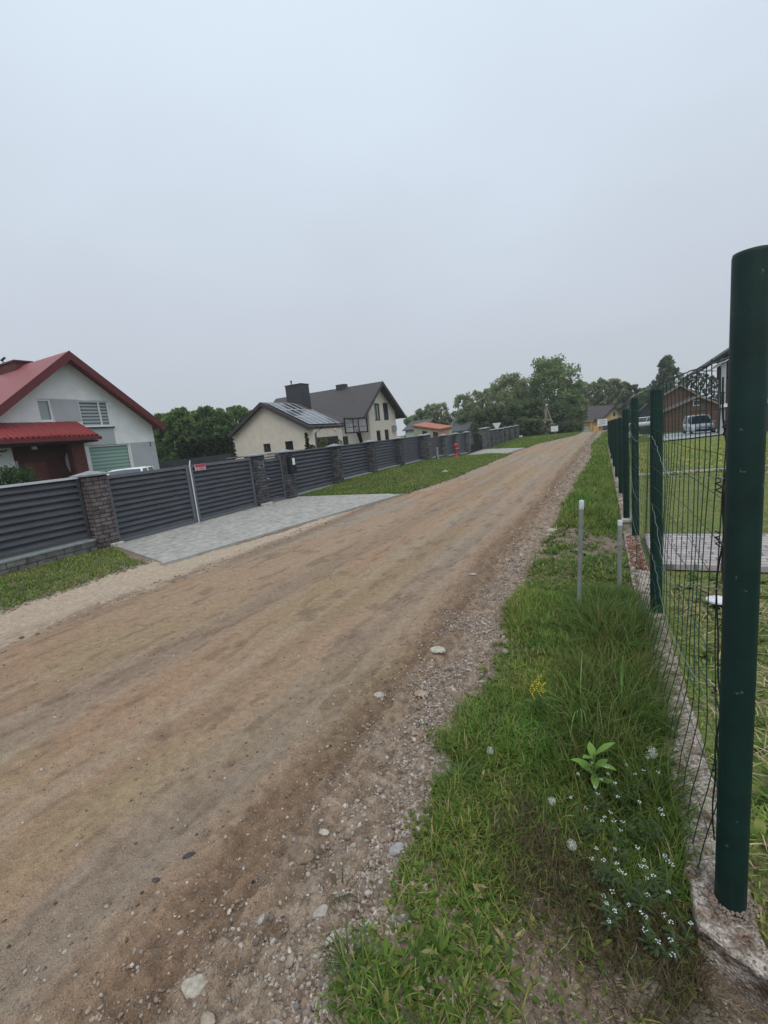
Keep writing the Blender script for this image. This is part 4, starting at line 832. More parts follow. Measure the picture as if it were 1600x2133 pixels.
# small gate
wg = empty('small_gate', (FX, 9.8, 0), 'narrow slate grey slatted gate with a wavy iron top between two brick pillars', 'gate')
leaf = child(slats(9.40, 10.13, .12, 1.26, -8.43, .105, .055).build('gate_leaf', 'slat_metal'), wg); f = MB(); f.box((-8.46, 9.36, .06), (-8.40, 9.40, 1.30)); f.box((-8.46, 10.13, .06), (-8.40, 10.18, 1.30)); f.box((-8.455, 9.40, .06), (-8.405, 10.13, .12)); f.build('frame', 'slat_light', leaf)
f = MB()
for k_ in range(3): f.tube([(-8.43, 9.38 + .078 * i, 1.27 + .035 * k_ + .05 * math.sin(math.pi * i / 10)) for i in range(11)], .010, 5)
f.build('top_rail', 'iron_light', leaf)
f = MB(); f.tube([(-8.385, 9.44, .72), (-8.36, 9.44, .72), (-8.36, 9.52, .72)], .012, 6); f.build('handle', 'rail_bright', leaf)
lb = MB(); lb.box((-8.278, 10.25, .78), (-8.16, 10.52, 1.25)); lbo = lb.build('letter_box', 'letterbox', None, .01); tag(lbo, 'black letter box with a white paper label on the pillar right of the small gate', 'letter box')
d = MB(); d.box((-8.159, 10.36, 1.00), (-8.156, 10.47, 1.19)); d.build('paper_label', 'paper', lbo)
def text(name, s, size, loc, rot, m, parent=None, ext=.006, label=None, cat=None):
    cu = bpy.data.curves.new(name, 'FONT'); cu.body = s; cu.size = size; cu.extrude = ext; cu.align_x = 'CENTER'; cu.align_y = 'CENTER'
    t_ = bpy.data.objects.new('tmp', cu); col.objects.link(t_); dg = bpy.context.evaluated_depsgraph_get(); me = bpy.data.meshes.new_from_object(t_.evaluated_get(dg)); bpy.data.objects.remove(t_)
    me.materials.clear(); me.materials.append(M[m]); o = link(name, me, parent); o.location = loc; o.rotation_euler = rot
    if label: tag(o, label, cat)
    return o
RX = (math.pi / 2, 0, math.pi / 2)
text('house_number', '29', .26, (-8.262, 9.17, 1.12), RX, 'iron_light', label='curly iron house number on the pillar right of the big gate', cat='house number')
# neighbour's fences
f2 = empty('slat_fence', (FX, 24.3, 0), 'second stretch of grey slat fence with brick pillars behind the red hydrant', 'fence')
p2 = [21.75, 24.3, 26.55, 28.95]
for i, yy in enumerate(p2): pillar(f2, yy, .34, 1.38 if i == 0 else 1.24, 'fence_stone')
for a, b in zip(p2[:-1], p2[1:]): z = tz((a + b) / 2); panel(f2, a + .18, b - .18, z + .22, 1.22); plinthb(f2, a + .172, b - .172, z + .19)
g2 = empty('iron_gate', (FX, 31, 0), 'dark closed iron gate with an arched top across the far paved entrance', 'gate')
for a, b in ((29.2, 30.9), (30.95, 32.68)):
    mb = MB(); z = tz((a + b) / 2) + .08; n = 11; s_ = 1 if a < 30 else -1
    hh = lambda u: 1.02 + .22 * math.sin(math.pi / 2 * (u if s_ > 0 else 1 - u))
    for i in range(n + 1): u = i / n; mb.tube([(-8.45, a + (b - a) * u, z), (-8.45, a + (b - a) * u, z + hh(u))], .014, 5)
    mb.tube([(-8.45, a + (b - a) * i / 12, z + hh(i / 12)) for i in range(13)], .022, 5); mb.box((-8.47, a, z), (-8.43, b, z + .05)); mb.box((-8.465, a, z + .5), (-8.435, b, z + .56)); mb.box((-8.455, a, z + .05), (-8.448, b, z + .5))
    child(mb.build('gate_leaf', 'black_iron'), g2)
f3 = empty('stone_fence', (FX, 38, 0), 'row of tall grey stone pillars with caps receding towards the trees', 'fence')
p3 = [(32.95, 1.40), (34.1, 1.43), (35.5, 1.22), (37.1, 1.22), (39.0, 1.22), (41.0, 1.25), (43.3, 1.27), (46.1, 1.30)]
for y, zt in p3: pillar(f3, y, .46, zt - .06, 'fence_stone', x0=-8.2)
for (a, _), (b, _2) in zip(p3[1:-1], p3[2:]):
    z = tz((a + b) / 2); mb = MB(); mb.box((-8.52, a + .24, z + .1), (-8.46, b - .24, 1.12)); child(mb.build('board_panel', 'board_dark'), f3)

# ------------------------------------------------------------------ gable building helper
def gable(root, front, eaveL, apex, eaveR, wallL, wallR, zb, nrm, length, to3, wallm, roofm, fasciam, over=.6, th=.14, fh=.24, holes=(), reveal=.14, rooflen=None, back_over=.4):
    """front gable: outline in (u, v). nrm = outward normal of the gable wall"""
    nrm = Vector(nrm); ue, ve = eaveL; ua, va = apex; ur, vr = eaveR
    sl = (va - ve) / (ua - ue); sr = (va - vr) / (ur - ua); off = th + .05
    zl = va - (ua - wallL) * sl - off; zr = va - (wallR - ua) * sr - off
    outl = [(wallL, zb), (wallR, zb), (wallR, zr), (ua, va - off), (wallL, zl)]
    wm = wall(MB(), outl, holes, to3, reveal, nrm)
    P = [Vector(to3(u, v)) - nrm * (reveal + .002) for u, v in outl]
    wm.poly([p for p in P], -nrm * (length - reveal)); wo = wm.build('wall', wallm, root)
    rl = length + over + back_over; rm = MB()
    for (e, s) in (((ue, ve), 1), ((ur, vr), -1)):
        q = [Vector(to3(ua, va)) + nrm * over, Vector(to3(*e)) + nrm * over]; rm.poly([q[0], q[1], q[1] - nrm * rl, q[0] - nrm * rl], (0, 0, -th))
    ro = rm.build('roof', roofm, root)
    fm_ = MB()
    for e in ((ue, ve), (ur, vr)):
        a, b = Vector(to3(ua, va + .02)), Vector(to3(e[0] , e[1] + .02)); q = [a, b, b - Vector((0, 0, fh)), a - Vector((0, 0, fh))]
        fm_.poly([p + nrm * (over + .003) for p in q], nrm * .03)
        b2 = Vector(to3(*e)) + nrm * over; fm_.box(tuple(b2 + Vector((0, 0, -th - .02)) ), tuple(b2 - nrm * rl + Vector((0, 0, -.02)) + (Vector(to3(e[0] + (.06 if e[0] > ua else -.06), e[1])) - Vector(to3(*e)))))
    fm_.build('fascia', fasciam, ro)
    return wo, ro
# ---- white house with red roof
XW = -24.3; toW = lambda u, v: (XW, u, v); Q = lambda px, py, X=XW: (at_x(px, py, X).y, at_x(px, py, X).z)
wh = empty('white_house', (XW, 14, -.3), 'white rendered house with steep dark red roof and a tiled porch', 'house'); wh['_w'] = 1
ap = Q(143, 731, -23.6); er = Q(342, 884, -23.6); el = (2 * ap[0] - er[0], er[1]); ap2 = Q(143, 731)
w1a, w1b = Q(73, 831), Q(115, 878); w2a, w2b = Q(161, 834), Q(235, 890); g_a, g_b = Q(182, 929), Q(279, 986)
H = [(w1a[0], w1b[0], w1b[1], w1a[1] + .02), (w2a[0], w2b[0], w2b[1] + .05, w2a[1]), (g_a[0], g_b[0] + .06, .55, g_a[1])]
PY0, PY1 = Q(25, 940)[0], 14.35
H.append((PY0, PY1 - .45, -.3, 2.95))
wo, ro = gable(wh, XW, el, ap, er, 2 * ap[0] - Q(317, 890)[0], Q(317, 890)[0] , -.5, (1, 0, 0), 11, toW, 'render_white', 'tile_red', 'fascia_red', .7, .16, .42, H)
window(wh, 'window', *H[0], toW, (1, 0, 0), pane='glass_pale', fw=.10, depth=.12)
o = window(wh, 'window', *H[1], toW, (1, 0, 0), pane='blind_grey', fw=.08, depth=.12, mull=[w2a[0] + (w2b[0] - w2a[0]) * .68], sill='frame_dark'); o['label'] = 'window with horizontal blinds above the porch'
o = window(wh, 'window', *H[2], toW, (1, 0, 0), pane='blind_green', fw=.08, depth=.12); o['label'] = 'wide ground floor window with greenish shutter'
yR = Q(317, 890)[0]; mb = MB()
mb.box((XW + .002, H[0][1] + .02, H[0][2]), (XW + .022, H[1][0] - .0, H[0][3])); mb.box((XW + .002, 13.3, g_a[1] + .02), (XW + .022, H[1][1] - .0, H[1][2] - .1)); mb.box((XW + .002, H[2][1] + .05, -.4), (XW + .022, yR - .02, g_a[1] + .03))
mb.build('grey_band', 'render_grey', wh)
n_ = Q(312, 926); text('house_number', '3', .34, (XW + .03, n_[0], n_[1]), RX, 'black_iron', wh)
# porch recess
mb = MB(); mb.box((XW - .13, PY0, -.4), (XW - .10, PY1 - .46, 2.94)); mb.build('porch_recess', 'porch_brown', wh)
d0, d1 = Q(50, 960), Q(97, 960); mb = MB(); mb.box((XW - .098, d0[0], -.3), (XW - .05, d1[0], 1.95)); dr = mb.build('door', 'door_brown', wh); mb = MB(); mb.box((XW - .05, d1[0] - .16, .75), (XW - .02, d1[0] - .12, 1.0)); mb.build('handle', 'rail_bright', dr)
mb = MB(); s0, s1 = Q(30, 960), Q(38, 960); mb.box((XW - .098, s0[0], -.2), (XW - .06, s1[0], 2.1)); mb.build('side_window', 'glass_pale', wh)
dp_ = [Q(a, b) for a, b in ((150, 929), (143, 937), (139, 947), (138, 957), (140, 968), (145, 978), (152, 986), (164, 992))]
mb = MB(); mb.poly([(XW - .098, a, b) for a, b in dp_][::-1], (.03, 0, 0)); mb.build('arched_panel', 'render_grey', wh)
cl, crr = at_x(160, 950, -23.3).y, at_x(187, 984, -23.3).y
mb = MB(); mb.box((-23.75, crr - .62, -.4), (-23.3, crr, 2.72)); mb.build('brick_column', 'red_brick', wh)
l_ = at_x(71, 932, XW - .05); mb = MB(); mb.box((XW - .099, l_.y - .1, l_.z - .1), (XW + .0, l_.y + .1, l_.z + .12)); mb.build('wall_lamp', 'lamp_glass', wh)
pi_ = MB(); pi_.tube([at_x(-30, 943, XW + .03), at_x(10, 940, XW + .05), at_x(14, 938, XW + .12)], .03, 5); pi_.tube([at_x(-30, 953, XW + .03), at_x(-5, 950, XW + .05), at_x(1, 949, XW + .1)], .03, 5); pi_.build('wall_ornament', 'black_iron', wh)
# porch roof
gR = at_x(206, 905, -22.9); tR = at_x(160, 878, XW + .02); gz1 = gR.z; y0p = 8.0
mb = MB(); A = (XW + .01, y0p, tR.z); B = (XW + .01, tR.y, tR.z); C_ = (-22.9, gR.y, gz1); D_ = (-22.9, y0p, gz1); E2 = (XW + .01, gR.y, gz1)
mb.poly([A, B, C_, D_], (0, 0, -.10)); mb.add([B, E2, C_], [(0, 1, 2)]); po = mb.build('porch_roof', 'tile_red_y', wh)
mb = MB(); mb.box((-22.94, y0p, gz1 - .24), (-22.78, gR.y + .05, gz1 - .08)); mb.box((XW + .02, gR.y - .06, gz1 - .22), (-22.94, gR.y + .04, gz1 - .10)); mb.build('gutter', 'fascia_red', po)
for i in range(34):
    pass
mb = MB()
for i in range(30):
    yy = gR.y - .12 - i * .215; mb.tube([(-22.86, yy, gz1 + .0), (-23.15, yy, gz1 + .12 * 1.0)], .05, 6)
mb.build('edge_tiles', 'tile_red_y', po)
mb = MB(); mb.box((XW + .02, y0p, gz1 - .33), (-22.95, gR.y - .05, gz1 - .25)); mb.build('soffit', 'soffit', po)
# chimney
ch = [at_y(px, py, ap[0]) for px, py in ((12, 775), (50, 752))]; xr0 = at_y(49, 757, ap[0]).x; xl0 = at_y(13, 765, ap[0]).x
mb = MB(); mb.box((xl0, ap[0] - .4, 5.5), (xr0, ap[0] + .4, at_y(49, 754, ap[0]).z)); co_ = mb.build('chimney', 'red_brick', wh)
mb = MB(); zc = at_y(49, 754, ap[0]).z; mb.box((xl0 - .06, ap[0] - .46, zc + .001), (xr0 + .06, ap[0] + .46, zc + .08)); mb.build('chimney_cap', 'fascia_red', co_)
mb = MB(); xa = at_y(9, 765, ap[0]).x; mb.tube([(xa, ap[0], 6.5), (xa, ap[0], zc + .45)], .03, 5); mb.tube([(xa - .6, ap[0], zc + .2), (xa + .4, ap[0], zc + .25)], .02, 4); mb.tube([(xa - .15, ap[0], zc + .42), (xa + .25, ap[0], zc + .5)], .06, 5); mb.build('aerial', 'black_iron', wh)
# bush behind the fence is planted further down with the other shrubs

# ---- cream house: garage wing (ridge along Y) and main part (ridge along X)
XC = -22.0; toC = lambda u, v: (XC, u, v); QC = lambda px, py, X=XC: (at_x(px, py, X).y, at_x(px, py, X).z)
ch_ = empty('cream_house', (XC, 40, -.3), 'cream house with dark brown roofs, solar panels and a tall dark chimney', 'house'); ch_['_w'] = 1
ap = QC(797, 794, -21.2); er = QC(846, 867, -21.2); el = QC(762, 868, -21.2); el = (ap[0] - (er[0] - ap[0]) * .93, er[1])
yw0, yw1 = QC(772, 905)[0], QC(827, 905)[0]
def rect(a, b, c, d): p = QC(a, b); q = QC(c, d); return (p[0], q[0], min(p[1], q[1]), max(p[1], q[1]))
H = [rect(778, 840, 793, 876), rect(797, 839, 811, 875), rect(784, 897, 796, 930), rect(801, 895, 813, 930)]
H = [(a, b, c, d) for a, b, c, d in H]
wo, ro = gable(ch_, XC, el, ap, er, yw0, yw1, -.5, (1, 0, 0), 13, toC, 'render_cream', 'tile_dark', 'fascia_dark', .8, .16, .38, H)
for h in H: window(ch_, 'window', *h, toC, (1, 0, 0), fm='frame_dark', pane='glass_pale' if h is H[0] else 'glass', fw=.12, depth=.12, mull=[(h[0] + h[1]) / 2])
mb = MB(); mb.box((XC - 12, yw1 + .002, -.5), (XC - .9, er[0] - 1.0, 3.3)); mb.box((XC - .9, yw1 + .01, -.4), (XC - .3, yw1 + .4, 4.2)); mb.build('porch_shade', 'board_dark', ch_)  # porch recess under the roof, its shade put into the dark colour
b_ = QC(819, 892); mb = MB(); mb.box((XC + .01, b_[0] - .35, b_[1] - .3), (XC + .3, b_[0] + .35, b_[1] + .3)); mb.build('air_conditioner', 'cap_stone', ch_)
sc_ = at_y(712, 806, ap[0]); mb = MB(); mb.box((sc_.x - .55, ap[0] - .35, 6.8), (sc_.x + .55, ap[0] + .35, at_y(712, 801, ap[0]).z)); mb.build('chimney', 'chimney_sheet', ch_)
# garage wing
cor = at_x(654, 905, XC); YG_ = cor.y; toG = lambda u, v: (u, YG_, v); QG = lambda px, py: (at_y(px, py, YG_).x, at_y(px, py, YG_).z)
YF = YG_ - .45; apG = at_y(542, 838, YF); elG = at_y(475, 906, YF); erG = at_y(645, 889, YF); wl = QG(481, 930)[0]
def rg(a, b, c, d): p = QG(a, b); q = QG(c, d); return (p[0], q[0], min(p[1], q[1]), max(p[1], q[1]))
HG = [rg(548, 925, 565, 941), rg(593, 920, 612, 937)]
LEN = at_x(713, 905, XC).y - YG_
wo, ro = gable(ch_, YG_, (elG.x, elG.z), (apG.x, apG.z), (erG.x, erG.z), wl, XC, -.5, (0, -1, 0), LEN, toG, 'render_cream', 'tile_dark', 'fascia_dark', .45, .14, .34, HG)
for h in HG: window(ch_, 'window', *h, toG, (0, -1, 0), fm='frame_dark', pane='glass', fw=.08, depth=.12)
# garage door on the road side
ga, gb = QC(657, 912), QC(703, 907); mb = MB(); mb.box((XC + .002, ga[0] + .15, -.4), (XC + .05, gb[0], 1.98)); gd = mb.build('garage_door', 'frame_dark', ch_); mb = MB(); mb.box((XC + .055, ga[0] + .3, 1.2), (XC + .06, gb[0] - .15, 1.8)); mb.build('pane', 'glass', gd)
mb = MB(); dp = at_x(647, 898, XC + .5); mb.tube([(XC + .55, YG_ + .5, 2.75), (XC + .1, YG_ + .12, 2.35), (XC + .08, YG_ + .1, -.3)], .06, 6); mb.tube([(XC - .02 + .62, YF, erG.z - .06), (XC + .6, YG_ + LEN + .4, erG.z - .06)], .07, 6); mb.build('downpipe', 'gutter', ch_)
l2 = QC(697, 895); mb = MB(); mb.lathe((XC + .1, l2[0], l2[1]), [(.0001, -.1), (.1, 0), (.0001, .1)], 8); mb.build('wall_lamp', 'lamp_glass', ch_)
# link between wing and main house
mb = MB(); mb.box((XC - 9, YG_ + LEN + .01, -.5), (XC - 1.4, yw0 + .0, 3.05)); mb.build('wall', 'render_cream', ch_)
mb = MB(); y1_, y2_ = YG_ + LEN + .45, el[0] + .5; mb.poly([(XC - .7, y1_, 3.1), (XC - .7, y2_, 3.35), (XC - 5.4, y2_, 4.9), (XC - 5.4, y1_, 5.2)], (0, 0, -.14)); mb.build('link_roof', 'tile_dark', ch_)
mb = MB(); hh = at_x(716, 915, XC - 1.3); mb.box((XC - 1.398, hh.y, -.4), (XC - 1.34, hh.y + .9, 1.9)); mb.build('door', 'frame_dark', ch_)
# solar panels on the road slope of the wing
rdir = Vector((erG.x - apG.x, 0, erG.z - apG.z)); rl_ = rdir.length; rdir.normalize(); up_ = Vector((-rdir.z, 0, rdir.x)); up_ = up_ if up_.z > 0 else -up_
roofL = LEN + .45 + .4
for r_ in range(3):
    for c_ in range(5):
        if r_ == 0 and c_ == 4: continue
        a0 = .35 + r_ * (rl_ - .6) / 3; a1 = a0 + (rl_ - .6) / 3 - .05; b0 = .35 + c_ * (roofL - .6) / 5; b1 = b0 + (roofL - .6) / 5 - .05
        P = [Vector((apG.x, YF + b, apG.z)) + rdir * a + up_ * .07 for a, b in ((a0, b0), (a1, b0), (a1, b1), (a0, b1))]
        mb = MB(); mb.poly(P, up_ * .04); so_ = mb.build('solar_panel', 'solar', ch_)
        f = MB()
        for i in range(4):
            f.tube([P[i] + up_ * .045, P[(i + 1) % 4] + up_ * .045], .022, 4)
        f.build('frame', 'solar_frame', so_)
# big chimney with a steel flue
yc = at_x(628, 835, -27).y; c0, c1 = at_y(597, 838, 36.6), at_y(629, 800, 36.6); ctop = at_y(612, 802, 36.6).z
mb = MB(); mb.box((at_y(595, 815, 36.6).x, 36.6, 3.5), (at_y(628, 815, 36.6).x, 37.9, ctop)); c_o = mb.build('chimney', 'chimney_sheet', ch_)
mb = MB(); mb.box((at_y(595, 815, 36.6).x - .05, 36.55, ctop + .001), (at_y(628, 815, 36.6).x + .05, 37.95, ctop + .07)); mb.build('chimney_cap', 'gutter', c_o)
fxp = at_y(607, 800, 37.2); mb = MB(); mb.lathe((fxp.x, 37.2, ctop + .07), [(.07, 0), (.07, .38), (.12, .42), (.12, .46), (.0001, .52)], 10); mb.build('flue', 'galvanised', c_o)

# ---- things between the fence and the cream house
bh = empty('basketball_hoop', (-10.8, 21.9, -.2), 'portable basketball hoop with a clear backboard behind the slat fence', 'basketball hoop')
YB = 21.5; bl, br = at_x(718, 872, -11.2), at_x(764, 869, -11.2); bb = at_x(722, 902, -11.2)
mb = MB(); y0_, y1_, z0_, z1_ = bl.y, br.y, bb.z, bl.z
for a, b in (((y0_, z0_), (y1_, z0_)), ((y0_, z1_), (y1_, z1_)), ((y0_, z0_), (y0_, z1_)), ((y1_, z0_), (y1_, z1_))): mb.box((-11.25, a[0] - .03, a[1] - .03), (-11.2, b[0] + .03, b[1] + .03))
ym = y0_ + (y1_ - y0_) * .5
for a in (ym - .3, ym + .22): mb.box((-11.248, a - .02, z0_ + .03), (-11.21, a + .02, z1_ - .03))
bo = child(mb.build('backboard_frame', 'black_iron'), bh)
def glassmat():
    m = bpy.data.materials.new('clear_board'); m.use_nodes = True; M['clear_board'] = m; n = m.node_tree.nodes; n.clear(); o = n.new('ShaderNodeOutputMaterial'); a = n.new('ShaderNodeBsdfTransparent'); a.inputs[0].default_value = (.85, .88, .9, 1); b = n.new('ShaderNodeBsdfGlossy'); b.inputs['Roughness'].default_value = .1; x = n.new('ShaderNodeMixShader'); x.inputs[0].default_value = .18
    m.node_tree.links.new(a.outputs[0], x.inputs[1]); m.node_tree.links.new(b.outputs[0], x.inputs[2]); m.node_tree.links.new(x.outputs[0], o.inputs[0])
glassmat()
mb = MB(); mb.box((-11.235, y0_ + .03, z0_ + .03), (-11.225, y1_ - .03, z1_ - .03)); child(mb.build('backboard', 'clear_board'), bh)
mb = MB(); mb.tube([(-11.4, ym + .75, -.3), (-11.4, ym + .65, 1.4), (-11.45, ym + .45, z1_ - .1)], .07, 8); mb.tube([(-11.42, ym + .6, 1.3), (-11.27, ym - .1, (z0_ + z1_) / 2)], .05, 6); child(mb.build('pole', 'black_iron'), bh)
mb = MB(); mb.tube([(-10.95 + .22 * math.cos(a), ym - .05 + .22 * math.sin(a), z0_ + .28) for a in np.linspace(0, 6.283, 17)], .015, 5); child(mb.build('rim', 'hydrant_red'), bh)
# back fences between the plots
def fencebetween(name, pts, label, m, rails=False):
    r = empty(name, (pts[0][0], pts[0][1], -.3), label, 'fence')
    for (a, b) in zip(pts[:-1], pts[1:]):
        A, B = Vector(a), Vector(b); mb = MB()
        if rails:
            n = 7
            for i in range(n): z = -.2 + i * .2; mb.tube([(A.x, A.y, A.z + z - 1.2), (B.x, B.y, B.z + z - 1.2)], .035, 4)
        else:
            d = (B - A).normalized(); s = Vector((-d.y, d.x, 0)) * .04; mb.poly([A - s, B - s, B + s, A + s], (0, 0, -1.9))
        child(mb.build('board_panel', m), r)
    return r
A = at_x(326, 963, -25.0); B = at_x(482, 945, -25.0)
fencebetween('back_fence', [tuple(A), tuple(A.lerp(B, .5)), tuple(B)], 'low dark grey board fence below the green hedge between the two houses', 'board_dark')
A = at_x(470, 948, -19.0); B = at_x(650, 929, -19.0)
fencebetween('rail_fence', [tuple(A), tuple(A.lerp(B, .5)), tuple(B)], 'grey rail fence running along the foot of the cream garage wall', 'rail_wood', True)

# ------------------------------------------------------------------ hydrant and marker post
q = at_z(952, 955, .02); hy = empty('fire_hydrant', (q.x, q.y, .02), 'red pillar fire hydrant in the grass before the slat fence', 'hydrant')
mb = MB(); mb.lathe((0, 0, 0), [(.11, 0), (.11, .03), (.075, .04), (.075, .55), (.10, .57), (.10, .60)], 16); mb.build('barrel', 'hydrant_red', hy)
mb = MB(); mb.lathe((0, 0, .60), [(.10, 0), (.115, .02), (.115, .10), (.09, .15), (.04, .19), (.0001, .20)], 16); mb.build('bonnet', 'hydrant_red', hy)
for s_ in (-1, 1): mb = MB(); mb.tube([(0, 0, .52), (.06, s_ * .13, .52)], .045, 8); mb.build('outlet', 'hydrant_pale', hy)
mb = MB(); mb.lathe((0, 0, 0), [(.12, -.05), (.12, .0), (.0001, .001)], 12); mb.build('base', 'black_iron', hy)
q = at_z(913, 961, .06); mb = MB(); mb.box((-.035, -.035, -.1), (.035, .035, .72)); mk = mb.build('marker_post', 'cap_stone', None, .008, (q.x, q.y, .03)); tag(mk, 'thin pale marker post with a dark plate beside the slat fence, left of the hydrant', 'post'); mb = MB(); mb.box((-.07, -.05, .05), (-.036, .05, .3)); mb.build('plate', 'black_iron', mk)

# ------------------------------------------------------------------ far buildings on the left
def simple_house(name, label, Y, apx, eL, eR, wL, wR, zb, length, wm, rm, fm_, nrm=(0, -1, 0), holes=(), over=.4, fh=.25):
    """gable in plane y=Y given by photo points"""
    ap_, l_, r_ = at_y(*apx, Y), at_y(*eL, Y), at_y(*eR, Y); r0 = empty(name, (ap_.x, Y, zb), label, 'house'); r0['_w'] = 1
    to = lambda u, v: (u, Y, v); hs = []
    for h in holes: a, b = at_y(h[0], h[1], Y), at_y(h[2], h[3], Y); hs.append((a.x, b.x, min(a.z, b.z), max(a.z, b.z)))
    gable(r0, Y, (l_.x, l_.z), (ap_.x, ap_.z), (r_.x, r_.z), at_y(*wL, Y).x, at_y(*wR, Y).x, zb, (0, -1, 0), length, to, wm, rm, fm_, over, .14, fh, hs)
    for h in hs: window(r0, 'window', *h, to, (0, -1, 0), fw=.1, depth=.12)
    return r0
def side_house(name, label, X, apx, eL, eR, inset, zb, length, wm, rm, fm_, holes=(), over=.4, fm2='frame_white', cat='house'):
    """gable facing the road in plane x=X, roof ridge running away from the road"""
    ap_, l_, r_ = at_x(*apx, X), at_x(*eL, X), at_x(*eR, X); r0 = empty(name, (X, ap_.y, zb), label, cat); r0['_w'] = 1; to = lambda u, v: (X, u, v); hs = []
    for h in holes: a, b = at_x(h[0], h[1], X), at_x(h[2], h[3], X); hs.append((a.y, b.y, min(a.z, b.z), max(a.z, b.z)))
    gable(r0, X, (l_.y, l_.z), (ap_.y, ap_.z), (r_.y, r_.z), l_.y + inset, r_.y - inset, zb, (1, 0, 0), length, to, wm, rm, fm_, over, .14, .25, hs)
    for h in hs: window(r0, 'window', *h, to, (1, 0, 0), fw=.1, depth=.12, fm=fm2)
    return r0
# grey house seen from its eaves side, ridge along X
def eaves_house(name, label, Y, ridgeL, ridgeR, eaveL, eaveR, zb, dpt, wm, rm, holes=()):
    a, b = at_y(*ridgeL, Y + dpt / 2), at_y(*ridgeR, Y + dpt / 2); c, d = at_y(*eaveL, Y), at_y(*eaveR, Y); zr = (a.z + b.z) / 2; ze = (c.z + d.z) / 2
    r0 = empty(name, (c.x, Y, zb), label, 'house'); r0['_w'] = 1; x0, x1 = c.x, d.x; mb = MB()
    mb.poly([(x0, Y, ze), (x1, Y, ze), (x1, Y + dpt / 2, zr), (x0, Y + dpt / 2, zr)], (0, 0, -.15)); mb.poly([(x0, Y + dpt / 2, zr), (x1, Y + dpt / 2, zr), (x1, Y + dpt, ze), (x0, Y + dpt, ze)], (0, 0, -.15)); mb.build('roof', rm, r0)
    to = lambda u, v: (u, Y + .4, v); hs = []
    for h in holes: p, q_ = at_y(h[0], h[1], Y + .4), at_y(h[2], h[3], Y + .4); hs.append((p.x, q_.x, min(p.z, q_.z), max(p.z, q_.z)))
    w_ = wall(MB(), [(x0 + .4, zb), (x1 - .4, zb), (x1 - .4, ze - .1), (x0 + .4, ze - .1)], hs, to, .14, (0, -1, 0)); 
    for xx in (x0 + .4, x1 - .4): w_.poly([(xx, Y + .55, zb), (xx, Y + dpt - .4, zb), (xx, Y + dpt - .4, ze - .1), (xx, Y + dpt / 2, zr - .3), (xx, Y + .55, ze - .1)], (.1 if xx < x1 - 1 else -.1, 0, 0))
    w_.build('wall', wm, r0)
    for h in hs: window(r0, 'window', *h, to, (0, -1, 0), fw=.12, depth=.12)
    return r0
# all houses built through empties that are not at the origin keep world coordinates
eaves_house('grey_roof_house', 'pale walled house with a dark grey roof behind the orange roofed shed', 72, (846, 876), (890, 876), (838, 896), (885, 892), -2, 9, 'pale_wall', 'tile_grey', [(846, 899, 849, 906), (851, 899, 854, 905)])
eaves_house('grey_roof_house', 'house with a plain dark grey roof right of the orange roofed shed', 66, (940, 876), (983, 871), (926, 902), (990, 893), -2, 9, 'pale_wall', 'tile_grey')
# orange shed: mono pitch roof
Ys = 50.0; sh = empty('orange_shed', (at_y(900, 890, Ys).x, Ys, -1), 'low shed with an orange pitched metal roof and pale green walls', 'shed')
fc = at_y(915, 893, Ys); lc = at_y(857, 885.5, Ys + 1.0); bc = at_y(945, 887.5, Ys + 3.6); kk = at_y(886, 879, Ys + 4.6)
mb = MB(); mb.add([fc, bc, kk, lc, fc - Vector((0, 0, .16)), bc - Vector((0, 0, .16)), kk - Vector((0, 0, .16)), lc - Vector((0, 0, .16))], [(0, 1, 2, 3), (7, 6, 5, 4), (0, 4, 5, 1), (1, 5, 6, 2), (2, 6, 7, 3), (3, 7, 4, 0)]); child(mb.build('roof', 'tile_orange'), sh)
def shrinkp(p, c, k, dz): v = p.lerp(c, k); return Vector((v.x, v.y, v.z + dz))
cen = (fc + bc + kk + lc) / 4; W4 = [shrinkp(p, cen, .09, -.17) for p in (fc, bc, kk, lc)]; a, b, c, d = W4
lo = lambda p: Vector((p.x, p.y, -1.2))
mb = MB(); mb.add([a, lo(a), lo(d), d], [(0, 1, 2, 3)]); mb.add([c, lo(c), lo(b), b], [(0, 1, 2, 3)]); mb.add([d, lo(d), lo(c), c], [(0, 1, 2, 3)]); child(mb.build('green_wall', 'lime_wall'), sh)
ab = a.lerp(b, .72); mb = MB(); mb.add([a, lo(a), lo(ab), ab], [(0, 3, 2, 1)]); child(mb.build('orange_wall', 'orange_wall'), sh)
mb = MB(); mb.add([ab, lo(ab), lo(b), b], [(0, 3, 2, 1)]); child(mb.build('green_wall', 'lime_wall'), sh)
n2d = (a - d).cross(Vector((0, 0, 1))).normalized(); n2d = n2d if n2d.y < 0 else -n2d
for u0, u1, m_, nm, zt in ((.36, .55, 'frame_dark', 'window', .35), (.78, .97, 'porch_brown', 'door', .3)):
    p, q_ = d.lerp(a, u0) + n2d * .02, d.lerp(a, u1) + n2d * .02; h_ = 1.2 if nm == 'window' else 2.0; mb = MB(); mb.poly([p - Vector((0, 0, zt)), q_ - Vector((0, 0, zt)), q_ - Vector((0, 0, zt + h_)), p - Vector((0, 0, zt + h_))], n2d * .04); child(mb.build(nm, m_), sh)

# ---- yellow house and garage at the end of the road
yh = simple_house('yellow_house', 'ochre house with a dark grey roof at the far end of the road', 96, (1281, 847), (1252, 874), (1302, 872), (1258, 885), (1298, 885), -3.2, 9, 'yellow_wall', 'tile_dark', 'fascia_dark', holes=[(1275, 857.5, 1284, 868.5)])
